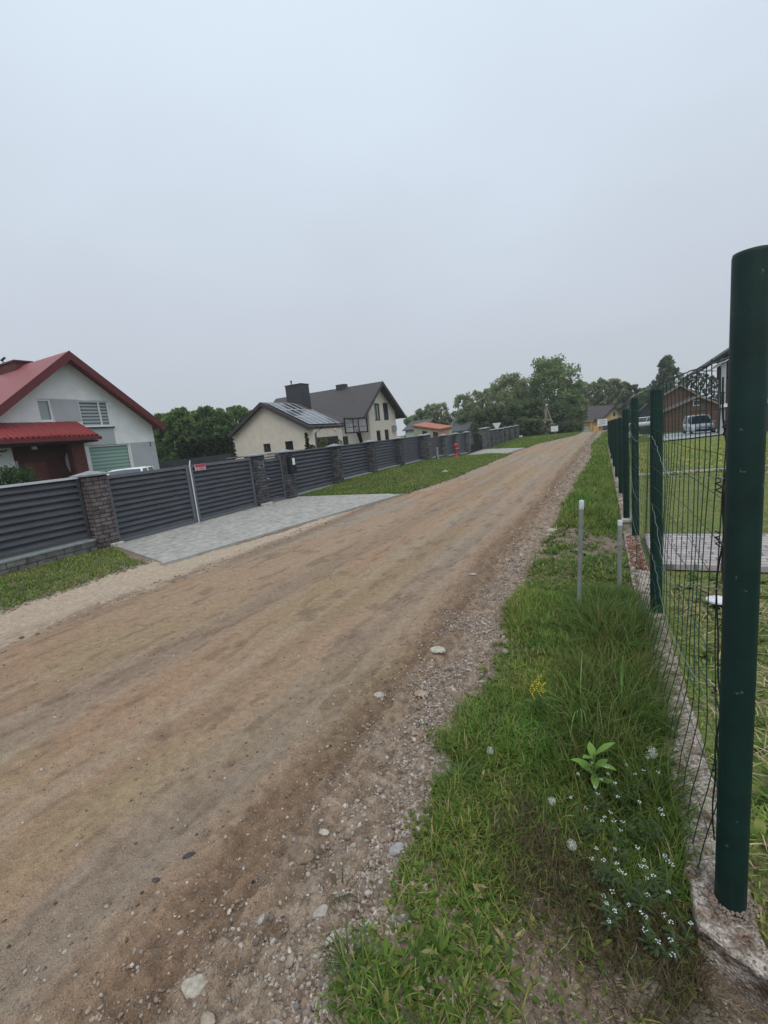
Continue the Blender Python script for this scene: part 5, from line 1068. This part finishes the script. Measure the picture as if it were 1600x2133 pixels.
# its long roof to the left of the gable
r0 = yh; Yr = 97.5; a, b, c, d = at_y(1225, 846, Yr + 3), at_y(1281, 843.5, Yr + 3), at_y(1256, 872, Yr - .4), at_y(1222, 874.5, Yr - .4)
mb = MB(); mb.poly([a, b, c, d], (0, 0, -.2)); child(mb.build('roof', 'tile_dark'), yh)
mb = MB(); mb.box((d.x + .3, Yr + .2, -3.2), (c.x + 1.0, Yr + 7, d.z - .2)); child(mb.build('wall', 'yellow_wall'), yh)
mb = MB(); e0, e1 = at_y(1256, 880, 95.4), at_y(1292, 876, 95.4); mb.box((e0.x, 95.3, -3.2), (e1.x, 95.99, e0.z - .6)); child(mb.build('dark_annex', 'board_dark'), yh)
mb = MB(); mb.tube([at_y(1284, 845, 98), at_y(1284, 838, 98)], .35, 6); child(mb.build('chimney', 'chimney_sheet'), yh)
Yg = 88; ga_, gb_ = at_y(1199, 878, Yg), at_y(1232, 878, Yg); gr_ = empty('garage', (ga_.x, Yg, -2.2), 'small ochre flat roofed garage with a white door where the road ends', 'garage')
da, db = at_y(1206, 887, Yg), at_y(1228, 886, Yg); to = lambda u, v: (u, Yg, v)
w_ = wall(MB(), [(ga_.x, -3), (gb_.x, -3), (gb_.x, ga_.z - .3), (ga_.x, ga_.z - .3)], [(da.x, db.x, -2.9, da.z)], to, .2, (0, -1, 0)); w_.box((ga_.x, Yg + .21, -3), (gb_.x, Yg + 5, ga_.z - .3)); child(w_.build('wall', 'yellow_wall'), gr_)
mb = MB(); mb.box((ga_.x - .2, Yg - .4, ga_.z - .299), (gb_.x + .2, Yg + 5.2, ga_.z)); child(mb.build('roof', 'trim_wood'), gr_); mb = MB(); mb.box((da.x + .02, Yg + .12, -2.9), (db.x - .02, Yg + .18, da.z - .02)); child(mb.build('garage_door', 'pale_wall'), gr_)
mb = MB(); p0, p1 = at_y(1233, 880, Yg), at_y(1246, 880, Yg); mb.box((p0.x + .25, Yg + .5, -3), (p1.x, Yg + 3, p0.z - .8)); child(mb.build('side_wall', 'yellow_wall'), gr_)

# ------------------------------------------------------------------ signs, pole
def board_sign(px, py, Y, x0, y0, x1, y1, label, lines=True, zb=None):
    p = at_y(px, py, Y); a, b = at_y(x0, y0, Y), at_y(x1, y1, Y); r0 = empty('road_sign', (p.x, Y, p.z), label, 'sign', 'white boards on posts at the far end of the road')
    mb = MB(); mb.tube([(0, .04, -.3), (0, .04, (a.z + b.z) / 2 - p.z + .2)], .035, 6); mb.build('pole', 'galvanised', r0)
    w_, t_, bt = a.x - p.x, a.z - p.z, b.z - p.z; e_ = b.x - p.x; mb = MB(); mb.box((w_, -.02, bt), (e_, .0, t_)); bo_ = mb.build('board', 'sign_white', r0)
    if lines:
        mb = MB(); R = random.Random(2)
        for i, (u0, u1) in enumerate(((.18, .88), (.26, .76), (.12, .86))):
            zc_ = t_ + (bt - t_) * (.24 + .24 * i); hgt = abs(t_ - bt) * .10; u = u0
            while u < u1: v = min(u + .03 + .05 * R.random(), u1); mb.box((w_ + (e_ - w_) * u, -.026, zc_ - hgt * .5), (w_ + (e_ - w_) * v, -.021, zc_ + hgt * .5)); u = v + .018
        mb.build('lettering', 'sign_text', bo_)
board_sign(1253.5, 905, 38, 1244.5, 874, 1265, 886, 'white board sign with three grey lines of text beside the green mesh fence')
board_sign(1156.5, 908, 44, 1147.5, 888, 1163, 898, 'smaller pale board sign in front of the trees left of the road end', False)
Yp = 62; p = at_y(1138, 906, Yp); pole = empty('utility_pole', (p.x, Yp, p.z), 'grey utility pole with a twin post and a slanting brace before the trees', 'utility pole')
def rel(px, py, Y=Yp): v = at_y(px, py, Y); return Vector((v.x - p.x, v.y - p.y, v.z - p.z))
mb = MB(); mb.tube([rel(1139.5, 908), rel(1138, 843.5)], [.12, .08], 8); mb.build('post', 'pole_wood', pole)
mb = MB(); mb.tube([rel(1137.3, 908), rel(1135.5, 851)], [.11, .08], 8); mb.build('post', 'pole_wood', pole)
mb = MB(); mb.tube([rel(1158, 900), rel(1139.5, 851)], [.10, .08], 8); mb.build('brace', 'pole_wood', pole)
mb = MB(); mb.tube([rel(1137, 844), rel(1141, 843)], .08, 5); mb.lathe(rel(1138, 884), [(.0001, -.12), (.13, 0), (.0001, .12)], 8); mb.build('insulator', 'white_plastic', pole)
q = at_y(1141, 900, 60); mb = MB(); mb.box((-.2, -.1, -.3), (.2, .1, .45)); o = mb.build('meter_cabinet', 'white_plastic', None, .02, (q.x, 60, q.z)); tag(o, 'small white cabinet at the foot of the utility pole', 'cabinet')
q = at_y(1083, 909, 47.5); mb = MB(); mb.box((-.28, -.1, -.08), (.25, .1, .08)); mb.box((-.02, -.02, -.9), (.02, .02, -.08)); o = mb.build('white_plate', 'sign_white', None, 0, (q.x, 47.5, q.z)); tag(o, 'small white plate just beyond the last stone pillar', 'sign')
q = at_y(1035, 888, 48); mb = MB(); mb.add([(-.45, 0, .35), (.45, 0, .35), (0, 0, -.45), (-.45, .03, .35), (.45, .03, .35), (0, .03, -.45)], [(0, 2, 1), (3, 4, 5), (0, 1, 4, 3), (1, 2, 5, 4), (2, 0, 3, 5)]); ys_ = mb.build('triangle_sign', 'sign_white', None, 0, (q.x, 48, q.z)); tag(ys_, 'back of a triangular sign standing above the stone pillars', 'sign'); mb = MB(); mb.box((-.04, .031, -2.2), (.04, .08, .3)); mb.build('pole', 'galvanised', ys_)
# ------------------------------------------------------------------ right side buildings
Yb = 80
bh2 = simple_house('wooden_house', 'brown boarded house with a low gable behind the silver car', Yb, (1455, 824), (1372, 860), (1524, 849), (1385, 880), (1521, 880), -3.6, 8, 'brown_boards', 'roof_felt', 'trim_wood', holes=[(1444, 834, 1460, 844)], over=.5)
bh3 = simple_house('wooden_house', 'taller brown boarded gable rising behind the low wooden house', 90, (1417, 801), (1366, 832), (1490, 843), (1372, 860), (1484, 860), -3.6, 10, 'brown_boards', 'roof_felt', 'trim_wood', over=.5)
bh4 = simple_house('dark_barn', 'dark barn partly hidden by the second green fence post', 86, (1352, 838), (1334, 856), (1390, 850), (1338, 860), (1384, 860), -3.6, 8, 'board_dark', 'roof_felt', 'roof_felt', over=.4)
Yh = 42.0; hs = empty('two_storey_house', (at_y(1500, 890, Yh).x, Yh, -.5), 'grey house with a black roof edge and balcony half hidden by the corner post', 'house')
e0, e1 = at_y(1460, 768, Yh), at_y(1530, 722, Yh); sl_ = (e1.z - e0.z) / (e1.x - e0.x); x9 = e0.x + 9
mb = MB(); mb.poly([(e0.x, Yh - .8, e0.z), (x9, Yh - .8, e0.z + sl_ * 9), (x9, Yh + 9, e0.z + sl_ * 9), (e0.x, Yh + 9, e0.z)], (0, 0, -.2)); child(mb.build('roof', 'roof_felt'), hs)
mb = MB(); mb.poly([(e0.x - .02, Yh - .85, e0.z + .04), (x9, Yh - .85, e0.z + sl_ * 9 + .04), (x9, Yh - .85, e0.z + sl_ * 9 - .26), (e0.x - .02, Yh - .85, e0.z - .18)], (0, .045, 0)); child(mb.build('fascia', 'black_iron'), hs)
c0 = at_y(1499, 860, Yh).x; c1 = at_y(1512, 860, Yh).x
mb = MB(); mb.box((c0, Yh - .15, -1), (c0 + .32, Yh + .2, e0.z + .55)); mb.box((c0 + .75, Yh - .1, -1), (c0 + 1.0, Yh + .2, e0.z + .9)); child(mb.build('column', 'render_grey'), hs)
mb = MB(); mb.box((c0 + 1.3, Yh + .0, -1), (x9, Yh + 8, 3.4)); mb.poly([(c0 + .9, Yh + .8, 3.41), (x9, Yh + .8, 3.41), (x9, Yh + .8, e0.z + sl_ * 9 - .3), (c0 + .9, Yh + .8, e0.z + sl_ * (c0 + .9 - e0.x) - .25)], (0, 6, 0)); child(mb.build('wall', 'porch_brown'), hs)
zb_ = at_y(1504, 845, Yh).z; mb = MB(); mb.box((c0 - .05, Yh - .6, zb_ - .12), (x9, Yh - .16, zb_ + .15)); child(mb.build('balcony_floor', 'render_white'), hs)
mb = MB()
for i in range(14): mb.tube([(c0 - .02 + i * .16, Yh - .62, zb_ + .1), (c0 - .02 + i * .16, Yh - .62, zb_ + .95)], .014, 4)
mb.tube([(c0 - .05, Yh - .62, zb_ + .95), (c0 + 2.2, Yh - .62, zb_ + .95)], .025, 5); child(mb.build('railing', 'black_iron'), hs)
mb = MB(); g0 = at_y(1461, 769, Yh - .86); mb.tube([(g0.x, Yh - .9, e0.z - .22), (c0 - .12, Yh - .25, e0.z - .35), (c0 - .12, Yh - .25, -1)], .045, 6); child(mb.build('downpipe', 'gutter'), hs)
mb = MB(); mb.poly([(c0 - .5, Yh - .5, e0.z + .02), (x9, Yh - .5, e0.z + sl_ * (x9 - c0 + .5)), (x9, Yh - .5, e0.z + sl_ * (x9 - c0 + .5) - .25), (c0 - .5, Yh - .5, e0.z - .2)], (0, .1, 0)); child(mb.build('verge_board', 'render_white'), hs)

# ------------------------------------------------------------------ cars
def car(name, loc, rz, L, Wd, Hh, paint, label, bonnet=.24, mpv=True):
    r0 = empty(name, loc, label, 'car', None, rz); hw = Wd / 2
    # stations: x, body top z, half width at belt
    zb, zbelt = .22, Hh * .56
    xs_ = [-L / 2, -L / 2 + .08, -L / 2 + .35, -L * .2, L * .05, L / 2 - L * bonnet, L / 2 - L * bonnet * .5, L / 2 - .18, L / 2 - .03, L / 2]
    zt = [zbelt * .80, zbelt * .98, zbelt, zbelt, zbelt, zbelt * .99, zbelt * .90, zbelt * .78, zbelt * .62, zbelt * .5]
    wdt = [.84, .92, .98, 1, 1, 1, .97, .93, .84, .76]
    V = []; Fq = []; rg_ = []
    for x_, z_, w_ in zip(xs_, zt, wdt):
        w1 = hw * w_; rg_.append([(x_, -w1 * .93, zb), (x_, -w1, zb + .18), (x_, -w1, z_ * .8), (x_, -w1 * .94, z_ * .97), (x_, -w1 * .75, z_), (x_, 0, z_ + .02), (x_, w1 * .75, z_), (x_, w1 * .94, z_ * .97), (x_, w1, z_ * .8), (x_, w1, zb + .18), (x_, w1 * .93, zb)])
    k_ = 11; mb = MB(); vs = [v for a in rg_ for v in a]; fs = [(i * k_ + j, i * k_ + (j + 1) % k_, (i + 1) * k_ + (j + 1) % k_, (i + 1) * k_ + j) for i in range(9) for j in range(k_)]; fs += [tuple(range(k_)), tuple(range(9 * k_ + k_ - 1, 9 * k_ - 1, -1))]
    mb.add(vs, fs, True)
    # cabin: belt ring to roof ring
    xa, xb = -L / 2 + .12, L / 2 - L * bonnet + .05; xc, xd = xa + .30, xb - .75 if mpv else xb - .8; zr = Hh
    bel = [(xa, -hw * .90, zbelt - .02), (xb, -hw * .88, zbelt - .02), (xb + .12, 0, zbelt - .02), (xb, hw * .88, zbelt - .02), (xa, hw * .90, zbelt - .02), (xa - .05, 0, zbelt - .02)]
    top = [(xc, -hw * .70, zr - .06), (xd, -hw * .70, zr - .07), (xd + .08, 0, zr - .04), (xd, hw * .70, zr - .07), (xc, hw * .70, zr - .06), (xc - .04, 0, zr - .04)]
    body = mb
    body.add(top + [(p[0] * .96, p[1] * .85, zr - .01) for p in top], [(i, (i + 1) % 6, 6 + (i + 1) % 6, 6 + i) for i in range(6)] + [tuple(range(6, 12))], True)
    for a, b in zip(bel, top):
        if a[1] != 0: body.tube([a, b], .045, 6)
    m1 = [Vector(bel[0]).lerp(Vector(bel[1]), .5), Vector(top[0]).lerp(Vector(top[1]), .5)]; body.tube(m1, .035, 5); body.tube([(p.x, -p.y, p.z) for p in m1], .035, 5)
    body.build('body', paint, r0)
    g_ = MB(); g_.add(bel + top, [(i, (i + 1) % 6, 6 + (i + 1) % 6, 6 + i) for i in range(6)]); g_.build('windows', 'car_glass', r0)
    for sx in (-1, 1):
        for sy in (-1, 1):
            x_ = sx * L * .31; w_ = MB(); y_ = sy * (hw - .10); prof = [(.0001, -.10), (.29, -.10), (.315, -.07), (.315, .07), (.29, .10), (.2, .11)]
            vs = []; n = 16
            for rr, t_ in prof: vs += [(x_ + rr * math.cos(2 * math.pi * j / n), y_ + sy * t_, .315 + rr * math.sin(2 * math.pi * j / n)) for j in range(n)]
            w_.add(vs, [(i * n + j, i * n + (j + 1) % n, (i + 1) * n + (j + 1) % n, (i + 1) * n + j) for i in range(5) for j in range(n)], True); wo_ = w_.build('wheel', 'tyre', r0)
            c_ = MB(); c_.add([(x_ + .2 * math.cos(2 * math.pi * j / n), y_ + sy * .105, .315 + .2 * math.sin(2 * math.pi * j / n)) for j in range(n)] + [(x_, y_ + sy * .12, .315)], [(j, (j + 1) % n, n) for j in range(n)], True); c_.build('rim', 'rim', wo_)
    for sy in (-1, 1):
        h_ = MB(); xf = L / 2 - .10; zh = zbelt * .66; h_.add([(xf + .06, sy * hw * .45, zh - .05), (xf - .12, sy * hw * .86, zh), (xf - .22, sy * hw * .90, zh + .15), (xf - .02, sy * hw * .52, zh + .10), (xf - .2, sy * hw * .45, zh - .05), (xf - .3, sy * hw * .6, zh)], [(0, 1, 2, 3), (0, 3, 4), (1, 5, 2)]); h_.build('headlight', 'lamp_glass', r0)
        m_ = MB(); m_.lathe((xb - .25, sy * (hw + .08), zbelt + .06), [(.0001, -.09), (.09, -.06), (.10, .05), (.0001, .09)], 8); m_.build('mirror', paint, r0)
    gm = MB(); gm.box((L / 2 - .10, -hw * .42, zbelt * .56), (L / 2 + .0, hw * .42, zbelt * .63)); gm.box((L / 2 - .06, -hw * .62, zb + .04), (L / 2 + .012, hw * .62, zb + .17)); gm.build('grille', 'black_plastic', r0)
    pm = MB(); pm.box((L / 2 + .001, -.26, zb + .20), (L / 2 + .022, .26, zb + .31)); pm.build('number_plate', 'white_plastic', r0)
    return r0
cq = hit(1455, 902, .05); car('silver_car', tuple(cq), math.radians(-86), 4.3, 1.86, 1.62, 'car_silver', 'silver family car parked facing the camera on the pale drive beyond the mesh fence')
cq = at_y(1352, 890, 70); car('pale_car', (cq.x - .9, 70, cq.z), math.radians(185), 4.2, 1.75, 1.4, 'car_white', 'pale car seen from the side, half hidden behind the second green post', mpv=False)
cq = at_x(252, 977, -18.5); car('white_car', (-18.5, cq.y + .3, cq.z - 1.46), math.radians(-48), 4.1, 1.75, 1.46, 'car_white', 'white hatchback whose roof shows above the slat fence by the white house')

# ------------------------------------------------------------------ trees and shrubs
def clump_leaves(cent, rad, nper, size, pal, name, m, parent, flat=0.0, seed=0, vert=0.0):
    R = np.random.default_rng(seed); cent = np.asarray(cent, float); n = len(cent) * nper
    c = np.repeat(cent, nper, 0); rr = np.repeat(np.asarray(rad, float) * np.ones(len(cent)), nper)
    d = R.standard_normal((n, 3)); d /= np.linalg.norm(d, axis=1)[:, None]; P = c + d * (rr * R.random(n) ** .45)[:, None] * np.array([1, 1, .8])
    a = R.standard_normal((n, 3)); a[:, 2] += vert; a /= np.linalg.norm(a, axis=1)[:, None]; b = np.cross(a, R.standard_normal((n, 3))); b /= np.linalg.norm(b, axis=1)[:, None] + 1e-6
    s = size * (.55 + .9 * R.random(n))[:, None]
    V = np.stack([P - a * s, P + b * s * .55, P + a * s, P - b * s * .55], 1).reshape(-1, 3); Fq = np.arange(4 * n).reshape(-1, 4)
    tone = np.repeat(R.random(len(cent)), nper)[:, None]; pal = np.array(pal); cc = pal[0] * (1 - tone) + pal[1] * tone; cc = cc * (.7 + .6 * R.random((n, 1)))
    return npmesh(name, V, Fq, m, parent, np.repeat(cc, 4, 0))
PG = [(.15, .22, .08), (.28, .36, .15)]; PD = [(.09, .14, .06), (.18, .245, .10)]; PO = [(.24, .29, .14), (.34, .39, .20)]
def broad(name, x, y, h, wd, seed, label, dens=1.0, pal=PG, leaf=.30, low=.3, group=None, cat='tree', trunk=True):
    R = random.Random(seed); z = float(terr(x, y)); r0 = empty(name, (x, y, z), label, cat, group); tb = MB(); C_ = []; hw_ = wd / 2
    fork = h * (.25 + .12 * R.random())
    if trunk:
        tb.tube([(0, 0, -.3), (.1 * R.random(), 0, fork), (.25 * (R.random() - .5), .2 * (R.random() - .5), h * .8)], [h * .022, h * .017, h * .004], 7)
    n = int(38 * dens) + 10
    for i in range(n):
        t_ = low + (1 - low) * (i + .5) / n; a = i * 2.4 + R.random(); prof = math.sqrt(max(.03, 1 - ((t_ - .58) / .47) ** 2)) if t_ > .2 else .5
        rr = hw_ * prof * (.45 + .6 * R.random()); c = Vector((rr * math.cos(a), rr * math.sin(a), h * min(t_ * (1 + .05 * R.random()), .97))); C_.append(c)
        if trunk: s_ = Vector((0, 0, max(fork * .8, c.z * (.45 + .2 * R.random())))); tb.tube([s_, s_.lerp(c, .55) + Vector((0, 0, -.02 * h)), c], [h * .008, h * .005, h * .002], 5)
        for k_ in range(3):
            q_ = c + Vector(((R.random() - .5), (R.random() - .5), (R.random() - .4))) * wd * .28; C_.append(q_)
            if trunk: tb.tube([c.lerp(s_, .2), q_], [h * .003, h * .0012], 4)
    if trunk: tb.build('trunk', 'bark', r0)
    clump_leaves([tuple(c) for c in C_], wd * .12 * (1 + .2 * R.random()), int(36 * (dens ** .4 if dens > .85 else dens)), leaf * (.8 if dens > .85 else .68), pal, 'crown', 'foliage', r0, seed=seed)
    return r0
def tree_at(px, ptop, Y, hwpx, seed, label, **k):
    t_ = at_y(px, ptop + (5 if px < 1200 else 2), Y); z = float(terr(t_.x, Y)); wd = hwpx * 2 * Y / 936 * .92
    return broad('tree', t_.x, Y, t_.z - z, wd, seed, label, group='trees behind the far end of the road', **k)
TR = [(1147, 752, 84, 46, 'tallest broad crowned tree, above the utility pole', 1.5, PG, .2), (1190, 800, 88, 26, 'rounded tree leaning on the right side of the tallest tree', 1.2, PG, .12),
      (1060, 784, 82, 38, 'large open crowned tree left of the tallest tree', 1.0, PO, .3), (1092, 806, 88, 26, 'tree filling the gap left of the tallest tree', 1.0, PG, .2),
      (1003, 812, 78, 24, 'thin open tree, second of the sparse ones from the left', .65, PO, .35), (966, 820, 76, 20, 'sparse tree with visible forked branches against the sky', .5, PO, .42), (1030, 806, 84, 22, 'slender open tree between the sparse trees and the large crown', .7, PO, .3),
      (858, 864, 98, 20, 'low hazy tree just right of the cream house roof edge', .9, PG, .1), (986, 842, 96, 24, 'distant tree behind the plain grey roof', .9, PG, .1),
      (903, 840, 90, 20, 'tree with thin bare top twigs above the orange shed', .8, PO, .2), (878, 848, 92, 18, 'low rounded tree right beside the cream house roof', .9, PG, .15), (922, 836, 90, 15, 'narrow twiggy tree right of the orange shed roof', .45, PO, .3), (940, 858, 96, 22, 'distant low dark tree crown between the shed and the sparse trees', .8, PD, .1)]
for i, (px, pt, Y, hw_, l, dn_, pal, low) in enumerate(TR): tree_at(px, pt, Y, hw_, 100 + i, l, dens=dn_, pal=pal, low=low, leaf=.27)
for i, (px, pt, hw_, l) in enumerate([(1213, 794, 17, 'leftmost of the pale tree row above the ochre house'), (1234, 797, 14, 'second tree of the pale row above the ochre house'), (1255, 790, 16, 'highest tree of the pale row above the ochre house'), (1279, 789, 15, 'tree above the chimney of the ochre house'), (1298, 796, 14, 'tree right of the ochre house chimney'), (1318, 800, 14, 'thin tree behind the fifth green post'), (1338, 808, 16, 'low dark tree left of the tall narrow tree'), (1360, 801, 17, 'dark rounded tree touching the tall narrow tree')]):
    tree_at(px, pt, 112, hw_, 130 + i, l, dens=.85, pal=PO if i < 5 else PD, low=.12, leaf=.36)
def bush(px, pt, Y, hwpx, seed, label, pal=PD, pb=None, leaf=.2, group='dark bushes in front of the far trees', dens=.9, name='bush'):
    t_ = at_y(px, pt, Y); z = float(terr(t_.x, Y)); return broad(name, t_.x, Y, t_.z - z, hwpx * 2 * Y / 936, seed, label, dens=dens, pal=pal, low=.08, leaf=leaf, group=group, cat='bush')
for i, (px, pt, Y, hw_, l) in enumerate([(1006, 858, 66, 26, 'bush behind the dark gate, left end of the thicket'), (1040, 850, 68, 24, 'bush above the triangular sign'), (1074, 846, 64, 24, 'bush behind the last stone pillar'), (1102, 838, 66, 26, 'dark tall bush left of the utility pole'), (1135, 852, 72, 28, 'bush directly behind the utility pole'), (1168, 846, 72, 28, 'bush behind the smaller board sign'), (1198, 842, 92, 20, 'dark bush just left of the small ochre garage'), (1186, 884, 66, 18, 'low bush at the left end of the ochre garage'), (970, 868, 70, 20, 'hazy bush behind the grey roofed house'), (1100, 876, 58, 20, 'low dark bush right of the last stone pillar'), (1130, 880, 60, 16, 'low pale flowering bush at the foot of the utility pole')]):
    bush(px, pt, Y, hw_, 160 + i, l, pal=[(.08, .12, .052), (.15, .20, .085)] if i != 10 else [(.16, .19, .12), (.36, .38, .30)])
for i, (px, pt, Y, hw_, l) in enumerate([(1216, 838, 120, 22, 'leftmost dark bush of the hedge behind the ochre house'), (1262, 830, 122, 26, 'middle dark bush of the hedge behind the ochre house'), (1306, 832, 122, 26, 'right dark bush of the hedge behind the ochre house'), (1344, 828, 108, 24, 'dark bush behind the dark barn')]): bush(px, pt, Y, hw_, 180 + i, l, leaf=.3)
# tall narrow tree
t_ = at_y(1389, 741, 100); z = float(terr(t_.x, 100)); h = t_.z - z; r0 = empty('poplar', (t_.x, 100, z), 'tall narrow tree standing alone above the brown wooden house', 'tree')
mb = MB(); mb.tube([(0, 0, -.3), (0, 0, h * .95)], [.25, .05], 6); R = random.Random(9); Cc = []
for i in range(80):
    t2 = .15 + .83 * i / 80; a = i * 2.4; w2 = 2.5 * min(1, (1.03 - t2) * 2.6) * (.4 + .6 * R.random()); c = (w2 * math.cos(a), w2 * math.sin(a), h * t2); Cc.append(c)
    if i % 3 == 0: mb.tube([(0, 0, h * t2 * .9), c], [.05, .02], 4)
mb.build('trunk', 'bark', r0); clump_leaves(Cc, .75, 48, .30, [(.07, .11, .06), (.20, .24, .15)], 'crown', 'foliage', r0, seed=3)
# pines behind the wooden house
for i, (px, pt) in enumerate([(1424, 786), (1440, 779), (1456, 774), (1472, 778), (1488, 784), (1508, 776)]):
    t_ = at_y(px, pt, 112); z = float(terr(t_.x, 112)); h = t_.z - z; r0 = empty('pine_tree', (t_.x, 112, z), ['first', 'second', 'third', 'fourth', 'fifth', 'sixth'][i] + ' dark pine from the left above the wooden house roofs', 'tree', 'pines behind the wooden houses')
    mb = MB(); mb.tube([(0, 0, -.3), (0, 0, h)], [.2, .04], 5); Cc = []; R = random.Random(i)
    for k_ in range(34):
        u = .3 + .7 * k_ / 34; a = k_ * 2.4; w2 = 2.0 * (1.08 - u) * (.6 + .6 * R.random()) + .2; c = (w2 * math.cos(a), w2 * math.sin(a), h * u); Cc.append(c); mb.tube([(0, 0, h * u), c], [.04, .02], 3)
    mb.build('trunk', 'bark', r0); clump_leaves(Cc, .42, 26, .2, [(.02, .032, .018), (.045, .06, .03)], 'crown', 'needles', r0, seed=i + 60)
# wooded edge between the houses
for i, (px, pt, hw_) in enumerate([(318, 880, 26), (342, 868, 22), (368, 860, 25), (398, 864, 24), (430, 854, 26), (462, 862, 22), (492, 853, 24), (522, 858, 22)]):
    v = at_x(px, pt, -46 + 2 * (i % 3)); d_ = v.length; z = float(terr(v.x, v.y)); wd = hw_ * 2 * d_ / 936 * .95
    broad('tree', v.x, v.y, v.z - z, wd, 200 + i, ['first', 'second', 'third', 'fourth', 'fifth', 'sixth', 'seventh', 'eighth'][i] + ' green tree from the left in the gap between white and cream house', dens=1.6, pal=[(.09, .16, .045), (.20, .30, .09)], leaf=.24, low=.05, group='green trees between the two houses')
for i, px in enumerate(range(372, 486, 9)):
    v = at_x(px, 921 - .1 * (px - 372) - 5 * (i % 2), -29); z = float(terr(v.x, v.y)); h = v.z - z; r0 = empty('conifer_shrub', (v.x, v.y, z), ['first', 'second', 'third', 'fourth', 'fifth', 'sixth', 'seventh', 'eighth', 'ninth', 'tenth', 'eleventh', 'twelfth', 'thirteenth'][i] + ' dark conifer from the left in the hedge above the board fence', 'shrub', 'conifer hedge behind the board fence')
    mb = MB(); mb.tube([(0, 0, -.2), (0, 0, h * .9)], [.05, .02], 5); mb.build('trunk', 'bark', r0); Cc = [(.32 * (1.1 - u) * math.cos(k_ * 2.4), .32 * (1.1 - u) * math.sin(k_ * 2.4), h * u) for k_, u in enumerate(np.linspace(.08, .97, 26))]
    clump_leaves(Cc, .2, 60, .07, [(.016, .030, .014), (.035, .055, .022)], 'crown', 'needles', r0, seed=i + 80, vert=1.2)
# shrubs in the left gardens
def shrub(name, px, ptop, X, w_, label, pal, leaf=.05, dense=60, zb=-.3, narrow=False, seed=1, cat='shrub'):
    v = at_x(px, ptop, X); h = v.z - zb; r0 = empty(name, (v.x, v.y, zb), label, cat); mb = MB(); mb.tube([(0, 0, 0), (0, 0, h * .8)], [.03, .012], 5); Cc = []
    for k_, u in enumerate(np.linspace(.06, .97, 40)):
        rr = w_ / 2 * (1.05 - u if narrow else math.sqrt(max(.05, 1 - (2 * u - .9) ** 2 * .9))) * (.3 + .7 * ((k_ * 37) % 10) / 10); c = (rr * math.cos(k_ * 2.4), rr * math.sin(k_ * 2.4), h * u); Cc.append(c); mb.tube([(0, 0, h * u * .7), c], .008, 3)
    mb.build('stem', 'bark', r0); clump_leaves(Cc, w_ * (.09 if narrow else .16), dense, leaf, pal, 'foliage', 'foliage', r0, seed=seed); return r0
shrub('green_bush', 22, 977, -20.5, 2.0, 'clipped dark green bush before the porch of the white house', [(.035, .07, .022), (.07, .12, .035)], .05, 120)
shrub('conifer', 637, 900, -14.5, .75, 'small pointed conifer in front of the cream garage corner', [(.05, .07, .025), (.10, .13, .045)], .05, 60, narrow=True)
shrub('round_bush', 649, 926, -14.4, .6, 'small round bush at the foot of the pointed conifer', [(.05, .07, .03), (.09, .11, .04)], .04, 50)
shrub('round_bush', 672, 910, -14.6, .8, 'pale green young shrub before the garage door', [(.09, .11, .05), (.15, .17, .08)], .04, 30)
shrub('round_bush', 704, 915, -14.6, .7, 'small shrub right of the garage door', [(.07, .09, .04), (.12, .13, .06)], .04, 30)
for o in list(col.objects):
    if o.get('_w'): del o['_w']

hz_ = MB(); hz_.box((-260, -30, -7.5), (260, 230, 32)); hz = hz_.build('haze', 'ground'); hz.data.materials.clear()
hm = bpy.data.materials.new('haze_air'); hm.use_nodes = True; hn = hm.node_tree.nodes; hn.clear(); ho = hn.new('ShaderNodeOutputMaterial'); hv = hn.new('ShaderNodeVolumePrincipled')
hv.inputs['Density'].default_value = .0008; hv.inputs['Color'].default_value = (.86, .90, .95, 1); hm.node_tree.links.new(hv.outputs[0], ho.inputs['Volume']); hz.data.materials.append(hm); tag(hz, kind='stuff')
